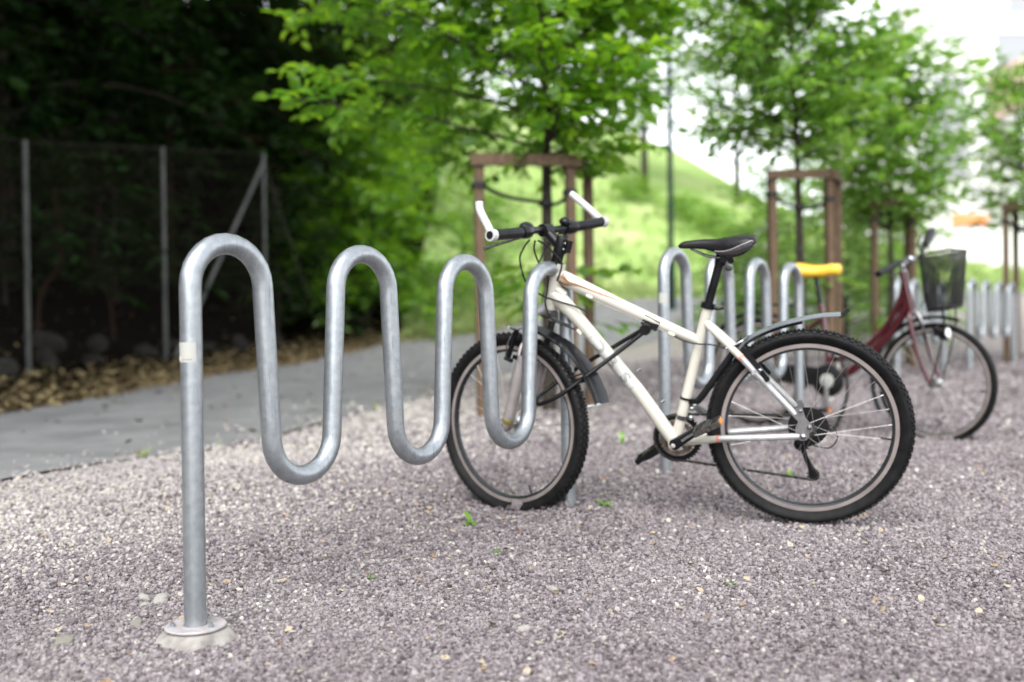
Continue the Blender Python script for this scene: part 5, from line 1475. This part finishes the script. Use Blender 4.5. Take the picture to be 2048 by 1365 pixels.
# bare thin trunks leaning inside the wood
for (x, y, dx, h, r_, lab) in ((-5.35, 11.2, 0.30, 1.7, 0.03, 'thin reddish bent trunk seen through the chain link fence'), (-4.95, 12.4, -0.30, 1.8, 0.022, 'thin bare stem leaning behind the second fence post')):
    t = thing('bare_trunk', lab, 'tree trunk', (x, y, ztf(x, y)))
    obj('trunk', MB().tube(smooth_path([(0, 0, -0.1), (dx * 0.2, 0, h * 0.3), (dx * 0.9, 0.05, h * 0.55), (dx * 0.6, 0.1, h)], 6), np.linspace(r_, r_ * 0.45, 19), 8), M['red_bark'], t)
# ------------------------------------------------------------------ rocks behind the fence
def rock_mesh(name, seed, mat, sub=2, rough=0.22, flat=0.65):
    import bmesh
    bm = bmesh.new()
    bmesh.ops.create_icosphere(bm, subdivisions=sub, radius=1.0)
    rs = np.random.default_rng(seed)
    fx = rs.normal(0, 1, (6, 3))
    for v in bm.verts:
        p = np.array(v.co)
        k = 1 + rough * sum(math.sin(2.1 * float(p @ f_) + i) for i, f_ in enumerate(fx)) / 3
        for f_ in fx[:4]:
            u_ = f_ / np.linalg.norm(f_)
            dd = float(p @ u_) - 0.72
            if dd > 0: p = p - u_ * dd * 0.85
        p = p * k
        v.co = (p[0], p[1] * 0.85, p[2] * flat)
    me = bpy.data.meshes.new(name)
    bm.to_mesh(me)
    bm.free()
    if mat: me.materials.append(mat)
    return me
rkm = [rock_mesh('rock', 60 + k, M['rock']) for k in range(4)]
rsr = np.random.default_rng(8)
RK = [(-4.9, 9.6, .16, 'low grey rock touching the foot of the fence post at the picture edge'), (-5.0, 10.7, .17, 'rounded grey rock just past the foot of the first fence post'), (-5.2, 11.1, .22, 'large grey rock mid way between the two plain fence posts'), (-4.75, 11.3, .13, 'small grey rock at the fence foot between the two plain posts'),
      (-4.95, 11.9, .18, 'grey rock behind the wire just before the second fence post'), (-4.6, 12.5, .15, 'grey rock tucked behind the foot of the second fence post'), (-4.5, 13.1, .2, 'grey rock past the second fence post under the sloping brace'), (-4.2, 13.6, .16, 'grey rock seen through the first rack hoop'),
      (-3.9, 14.2, .2, 'pale topped grey rock below the braced fence post'), (-3.55, 15.0, .15, 'last grey rock of the row, past the fence end')]
for k, (x, y, s_, lab) in enumerate(RK):
    o = obj('rock', rkm[k % 4])
    o.location = (x, y, ztf(x, y) + 0.25 * s_)
    o.rotation_euler = (rsr.normal(0, .2), rsr.normal(0, .2), rsr.uniform(0, 6.3))
    o.scale = (s_, s_, s_)
    tag(o, lab, 'rock', 'grey rocks along the foot of the fence')
# ------------------------------------------------------------------ gravel stones
gx_ = bpy.data.collections.new('gravel_sources')      # stays outside the scene
def stone_material(name, stops):
    m, t, p = principled(name, (0.3, 0.27, 0.27), 0.85, 0, 0.35)
    at = t.nodes.new('ShaderNodeAttribute')
    at.attribute_type = 'INSTANCER'
    at.attribute_name = 'tone'
    r_ = ramp(t, stops, at.outputs['Fac'])
    n = noise(t, 1.6, 3, 0.6)
    r2 = ramp(t, [(0.3, (0.8, 0.8, 0.8)), (0.7, (1.12, 1.12, 1.12))], n.outputs[0])
    mx = t.nodes.new('ShaderNodeMix')
    mx.data_type = 'RGBA'
    mx.blend_type = 'MULTIPLY'
    mx.inputs['Factor'].default_value = 1
    t.links.new(r_.outputs[0], mx.inputs['A'])
    t.links.new(r2.outputs[0], mx.inputs['B'])
    t.links.new(mx.outputs['Result'], p.inputs['Base Color'])
    return m
STONES = stone_material('gravel_stone', [(0.0, (0.060, 0.048, 0.053)), (0.22, (0.155, 0.131, 0.137)), (0.55, (0.265, 0.234, 0.241)), (0.72, (0.31, 0.285, 0.28)), (0.82, (0.37, 0.34, 0.305)), (0.92, (0.44, 0.415, 0.37)), (1.0, (0.54, 0.52, 0.49))])
for k in range(7):
    me = rock_mesh('gravel_stone', 90 + k, STONES, 1, 0.30, 0.74)
    o = bpy.data.objects.new('gravel_stone', me)
    gx_.objects.link(o)
def scatter(name, pts, scale, attrs, collection, label=None, align_flat=0.6, seed=0):
    me = bpy.data.meshes.new(name)
    me.vertices.add(len(pts))
    me.vertices.foreach_set('co', np.asarray(pts, np.float32).ravel())
    for an, av in dict(attrs, size=scale).items():
        a = me.attributes.new(an, 'FLOAT', 'POINT')
        a.data.foreach_set('value', np.asarray(av, np.float32))
    rr = np.random.default_rng(seed)
    rot = np.stack([rr.normal(0, align_flat, len(pts)), rr.normal(0, align_flat, len(pts)), rr.uniform(0, 6.283, len(pts))], -1)
    a = me.attributes.new('rot', 'FLOAT_VECTOR', 'POINT')
    a.data.foreach_set('vector', rot.astype(np.float32).ravel())
    o = bpy.data.objects.new(name, me)
    col.objects.link(o)
    ng = bpy.data.node_groups.new(name + '_scatter', 'GeometryNodeTree')
    ng.interface.new_socket('Geometry', in_out='INPUT', socket_type='NodeSocketGeometry')
    ng.interface.new_socket('Geometry', in_out='OUTPUT', socket_type='NodeSocketGeometry')
    N, Lk = ng.nodes, ng.links
    gi, go = N.new('NodeGroupInput'), N.new('NodeGroupOutput')
    iop = N.new('GeometryNodeInstanceOnPoints')
    ci = N.new('GeometryNodeCollectionInfo')
    ci.inputs['Collection'].default_value = collection
    ci.inputs['Separate Children'].default_value = True
    ci.inputs['Reset Children'].default_value = True
    iop.inputs['Pick Instance'].default_value = True
    na_ = N.new('GeometryNodeInputNamedAttribute')
    na_.data_type = 'FLOAT'
    na_.inputs['Name'].default_value = 'size'
    nr = N.new('GeometryNodeInputNamedAttribute')
    nr.data_type = 'FLOAT_VECTOR'
    nr.inputs['Name'].default_value = 'rot'
    Lk.new(gi.outputs[0], iop.inputs['Points'])
    Lk.new(ci.outputs[0], iop.inputs['Instance'])
    Lk.new(nr.outputs['Attribute'], iop.inputs['Rotation'])
    Lk.new(na_.outputs['Attribute'], iop.inputs['Scale'])
    Lk.new(iop.outputs[0], go.inputs[0])
    md = o.modifiers.new('scatter', 'NODES')
    md.node_group = ng
    o['kind'] = 'stuff'
    if label: o['label'] = label
    return o
rg = np.random.default_rng(77)
P_, S__, T_ = [], [], []
def band(y0, y1, dens, size, spread=0.84):
    n = int((y1 - y0) * (y0 + y1) * spread * dens)
    Y = np.sqrt(rg.uniform(y0 ** 2, y1 ** 2, n))
    X = rg.uniform(-1, 1, n) * spread * Y
    dn = seg_dist(X, Y, NEAR)
    k = (dn < -0.02 + rg.normal(0, 0.05, n)) | ((dn > 0) & (dn < 1.4) & (rg.uniform(0, 1, n) < 0.035 * np.exp(-dn / 0.3)))
    X, Y, dn = X[k], Y[k], dn[k]
    n = len(X)
    mixp = np.clip((dn + 2.3 + 0.35 * np.sin(X * 2.3 + Y) + 0.25 * np.sin(Y * 3.7 - X * 1.9)) / 1.7, 0.04, 1)       # paler towards the path
    pale = rg.uniform(0, 1, n) < 0.022 + 0.22 * mixp * sstep(2.6, 3.8, Y) + 0.50 * sstep(-1.6, -0.25, dn) + 0.05 * (np.sin(X * 5.1 + 2) * np.sin(Y * 4.3) > 0.55)
    tone = np.where(pale, rg.beta(2.2, 1.9, n) * 0.42 + 0.58, rg.beta(1.5, 1.6, n) * 0.70)
    patch = 0.55 * np.sin(X * 1.9 + 1.5 * np.sin(Y * 1.1 + 0.4)) * np.sin(Y * 2.3 + 0.8 * np.sin(X * 2.9)) + 0.3 * np.sin(X * 6.1 + Y * 2.0) * np.sin(Y * 5.3 - X)
    tone = np.clip(tone + 0.11 * patch, 0, 1)
    sc = size * 0.5 * np.exp(np.clip(rg.normal(0, 0.36, n), -0.8, 0.62)) * np.where(pale, 1.15, 1.0)
    Z = zt(X, Y) + sc * rg.uniform(-0.35, 0.75, n) + 0.012 * (dn > 0)
    P_.append(np.stack([X, Y, Z], -1)); S__.append(sc); T_.append(tone)
band(1.6, 2.6, 22000, 0.0084)
band(2.6, 3.6, 17000, 0.0092)
band(3.6, 5.2, 9000, 0.0115)
band(5.2, 8.0, 3000, 0.018)
band(8.0, 13.0, 900, 0.028)
# churned gravel and clods round the sunk front tyre
n = 420
a_ = rg.uniform(0, 6.283, n)
tt = rg.uniform(-0.22, 0.20, n)
X = -0.003 + tt * -0.776 + rg.normal(0, 0.03, n)
Y = 3.655 + tt * 0.632 + rg.normal(0, 0.03, n)
sc = 0.0075 * np.exp(rg.normal(0, 0.45, n))
P_.append(np.stack([X, Y, zt(X, Y) + sc * 0.8], -1)); S__.append(sc); T_.append(np.where(rg.uniform(0, 1, n) < 0.04, 0.80, rg.beta(1.2, 3, n) * 0.5))
scatter('gravel', np.concatenate(P_), np.concatenate(S__), {'tone': np.concatenate(T_)}, gx_, seed=5)
STAT.append(('gravel', len(np.concatenate(P_))))
# ------------------------------------------------------------------ seed litter: small flat discs with a hole, and dry bits
def disc_mesh(name, mat, seed, hole):
    rs = np.random.default_rng(seed)
    n = 10
    V_, F_ = [], []
    for k in range(n):
        a = 2 * math.pi * k / n
        r_ = 1 + rs.normal(0, 0.10)
        V_.append((r_ * math.cos(a), r_ * 0.85 * math.sin(a), 0.14 * math.sin(2 * a) + rs.normal(0, 0.04)))
    for k in range(n):
        a = 2 * math.pi * k / n
        V_.append((hole * math.cos(a) + 0.15, hole * math.sin(a), 0.05))
    for k in range(n):
        q = (k + 1) % n
        F_.append((k, q, n + q, n + k))
    F_.append(tuple(n + k for k in range(n))) if hole < 0.12 else None
    return MB().add(V_, F_).mesh(name, mat)
litc = bpy.data.collections.new('litter_sources')
lm = stone_material('seed_case', [(0.0, (0.17, 0.08, 0.035)), (0.2, (0.26, 0.165, 0.085)), (0.5, (0.35, 0.275, 0.185)), (1.0, (0.40, 0.355, 0.265))])
for k in range(4):
    o = bpy.data.objects.new('seed_case', disc_mesh('seed_case', lm, k, 0.22 if k % 2 else 0.10))
    litc.objects.link(o)
n = 900
Y = np.sqrt(rg.uniform(1.8 ** 2, 5.6 ** 2, n))
X = rg.uniform(-0.66, 0.66, n) * Y
kk = seg_dist(X, Y, NEAR) < 0
X, Y = X[kk], Y[kk]
scatter('seed_litter', np.stack([X, Y, zt(X, Y) + 0.008], -1), rg.uniform(0.005, 0.0115, len(X)), {'tone': rg.beta(2, 1.6, len(X))}, litc, seed=9, align_flat=0.35)
# dry leaves on verge and path
drc = bpy.data.collections.new('leaf_sources')
dm = stone_material('dry_leaf', [(0.0, (0.06, 0.04, 0.02)), (0.5, (0.15, 0.105, 0.05)), (1.0, (0.28, 0.23, 0.11))])
for k in range(3):
    Vl = [(-1, 0, 0.05), (-0.3, 0.5, 0.2), (0.5, 0.4, 0.1), (1, 0, 0.25), (0.5, -0.45, 0.15), (-0.3, -0.5, 0.05), (0, 0, -0.05)]
    o = bpy.data.objects.new('dry_leaf', MB().add(Vl, [(0, 6, 1), (1, 6, 2), (2, 6, 3), (3, 6, 4), (4, 6, 5), (5, 6, 0)]).mesh('dry_leaf', dm))
    drc.objects.link(o)
pts = []
while sum(len(q) for q in pts) < 6500:
    X = rg.uniform(-7, 0.5, 20000)
    Y = rg.uniform(4, 19, 20000)
    d = seg_dist(X, Y, FAR)
    k = (d > -0.12 + rg.normal(0, 0.06, len(d))) & (rg.uniform(0, 1, len(d)) < np.exp(-np.abs(d - 0.2) / 0.45)) | ((d < -0.1) & (seg_dist(X, Y, NEAR) > 0.1) & (rg.uniform(0, 1, len(d)) < 0.006))
    pts.append(np.stack([X[k], Y[k], zt(X[k], Y[k]) + 0.016], -1))
pts = np.concatenate(pts)
scatter('leaf_litter', pts, rg.uniform(0.018, 0.045, len(pts)), {'tone': rg.beta(2, 1.5, len(pts))}, drc, seed=10, align_flat=0.3)
# grass tufts on the slope and at the path edge
gc = bpy.data.collections.new('grass_sources')
for k in range(3):
    rs = np.random.default_rng(200 + k)
    nb = 22
    V_, F_, tn = [], [], []
    for b in range(nb):
        a = rs.uniform(0, 6.28)
        r0_ = rs.uniform(0, 0.09)
        c0 = np.array((r0_ * math.cos(a), r0_ * math.sin(a), 0))
        h = rs.uniform(0.10, 0.26)
        bd = np.array((math.cos(a), math.sin(a), 0)) * h * rs.uniform(0.2, 0.7)
        sd = np.array((-math.sin(a), math.cos(a), 0)) * 0.006
        o_ = len(V_)
        V_ += [c0 - sd, c0 + sd, c0 + bd * 0.35 + np.array((0, 0, h * 0.6)) + sd * 0.8, c0 + bd * 0.35 + np.array((0, 0, h * 0.6)) - sd * 0.8, c0 + bd + np.array((0, 0, h)), c0 + bd + np.array((0, 0, h)) + sd * 0.1]
        F_ += [(o_, o_ + 1, o_ + 2, o_ + 3), (o_ + 3, o_ + 2, o_ + 5, o_ + 4)]
        tn += [rs.uniform(0, 1)] * 6
    o = bpy.data.objects.new('grass_tuft', fast_mesh('grass_tuft', V_, F_, M['grass'], {'tone': tn}))
    gc.objects.link(o)
X = rg.uniform(-1.9, 22, 36000)
Y = np.sqrt(rg.uniform(17 ** 2, 34 ** 2, 36000))
d = seg_dist(X, Y, FAR)
k = (d > 0.0) & (np.abs(X / Y) < 0.62) & (rg.uniform(0, 1, len(d)) < np.clip(14 / Y, 0, 1)) & (rg.uniform(0, 1, len(d)) < 0.10 + 0.9 * np.exp(-d / 0.8))
X, Y = X[k], Y[k]
scatter('grass', np.stack([X, Y, zt(X, Y) - 0.01], -1), rg.uniform(0.7, 1.5, len(X)), {}, gc, seed=12, align_flat=0.1)
X = rg.uniform(-5, 4, 9000)
Y = rg.uniform(4, 17, 9000)
d = seg_dist(X, Y, NEAR)
k = (np.abs(d) < 0.05 * rg.uniform(0, 1, len(d)) + 0.01) & (rg.uniform(0, 1, len(d)) < 0.5)
scatter('verge_grass', np.stack([X[k], Y[k], zt(X[k], Y[k])], -1), rg.uniform(0.12, 0.3, k.sum()), {}, gc, seed=13, align_flat=0.2)
# ------------------------------------------------------------------ seedlings in the gravel
def sprout(x, y, leaves, label):
    z = ztf(x, y)
    t = thing('seedling', label, 'weed', (x, y, z + 0.002), 0, 'bright green seedlings in the gravel')
    for (az, el, l, w_, tone, oz) in leaves:
        n = 6
        V_, F_ = [], []
        for k in range(n + 1):
            q = k / n
            r_ = l * q
            e = el - 0.5 * q * q
            ww = w_ * math.sin(math.pi * min(1, 0.08 + 0.92 * q)) ** 0.7
            c_ = np.array((math.cos(az) * r_ * math.cos(e), math.sin(az) * r_ * math.cos(e), oz + r_ * math.sin(e)))
            sd = np.array((-math.sin(az), math.cos(az), 0))
            V_ += [c_ + sd * ww, c_ - np.array((0, 0, 0.15 * ww)), c_ - sd * ww]
        for k in range(n):
            F_ += [(3 * k, 3 * k + 1, 3 * k + 4, 3 * k + 3), (3 * k + 1, 3 * k + 2, 3 * k + 5, 3 * k + 4)]
        me = fast_mesh('leaf', V_, F_, M['sprout'], {'tone': [tone] * len(V_)}, True)
        obj('leaf', me, None, t)
    obj('stem', MB().tube([(0, 0, -0.01), (0, 0, 0.018)], 0.0016, 6), M['sprout'], t)
    return t
sprout(-0.150, 3.395, [(2.2, 1.15, 0.058, 0.009, .9, .004), (-1.2, 0.5, 0.045, 0.011, .6, .004), (0.4, 0.4, 0.030, 0.007, .5, .004), (3.6, 0.5, 0.034, 0.008, .4, .004), (-2.2, 0.3, 0.03, 0.008, .8, .002)], 'green seedling in the gravel in front of the white bicycle front tyre')
sprout(0.318, 3.535, [(2.6, 0.9, 0.042, 0.008, .7, .006), (0.2, 0.7, 0.046, 0.012, .9, .006), (-0.4, 0.35, 0.040, 0.009, .5, .004), (3.4, 0.6, 0.03, 0.006, .6, .004)], 'green seedling in open gravel between the two tyres of the white bicycle')
sprout(0.575, 5.25, [(1.5, 1.35, 0.085, 0.013, .8, .004), (2.9, 0.4, 0.05, 0.009, .6, .004), (-1.4, 1.2, 0.06, 0.010, .7, .004)], 'upright seedling leaf farther back, beyond the sprouts by the tyres')
sprout(1.12, 4.05, [(1.0, 0.9, 0.045, 0.010, .8, .004), (3.0, 0.6, 0.04, 0.009, .5, .004), (-1.2, 0.5, 0.035, 0.009, .7, .004)], 'seedling seen through the rear wheel of the white bicycle, under the chain stay')
sprout(-0.055, 3.02, [(0.5, 0.5, 0.020, 0.005, .7, .003), (2.8, 0.4, 0.022, 0.005, .8, .003)], 'tiny seedling in the open gravel nearer the camera than the front tyre')
sprout(-0.40, 2.75, [(0.2, 0.4, 0.020, 0.006, .8, .003), (3.2, 0.3, 0.018, 0.005, .7, .003)], 'tiny seedling between the front rack post and the front tyre')
sprout(0.57, 2.62, [(0.2, 0.3, 0.022, 0.006, .8, .003), (3.0, 0.3, 0.020, 0.005, .6, .003)], 'tiny seedling in the gravel below the rear tyre')
# ------------------------------------------------------------------ larger loose stones
st_m = [rock_mesh('stone', 120 + k, M['pale_rock'], 2, 0.25, 0.6) for k in range(3)] + [rock_mesh('stone', 130, M['dark_rock'], 2, 0.25, 0.6)]
for (x, y, s_, k, lab) in ((-0.905, 2.54, 0.021, 0, 'round pale stone, largest of the little heap left of the front rack post'), (-0.955, 2.56, 0.017, 1, 'pale grey stone at the outer end of the little heap left of the rack post'), (-0.93, 2.50, 0.015, 2, 'cream stone at the front of the little heap left of the rack post'),
                           (-1.02, 2.24, 0.020, 3, 'dark olive stone beside the concrete footing of the rack'), (-0.90, 2.36, 0.014, 3, 'small brown stone just behind the concrete footing of the rack'), (0.10, 2.62, 0.018, 0, 'pale stone in the open gravel below the front tyre'),
                           (0.02, 2.30, 0.016, 1, 'whitish stone in the gravel nearest the camera, mid picture')):
    o = obj('stone', st_m[k])
    o.location = (x, y, ztf(x, y) + s_ * 0.35)
    o.rotation_euler = (rsr.normal(0, .2), rsr.normal(0, .2), rsr.uniform(0, 6.3))
    o.scale = (s_, s_, s_)
    tag(o, lab, 'stone', 'larger stones in the gravel')
print('STAT', STAT, sum(n for _, n in STAT))
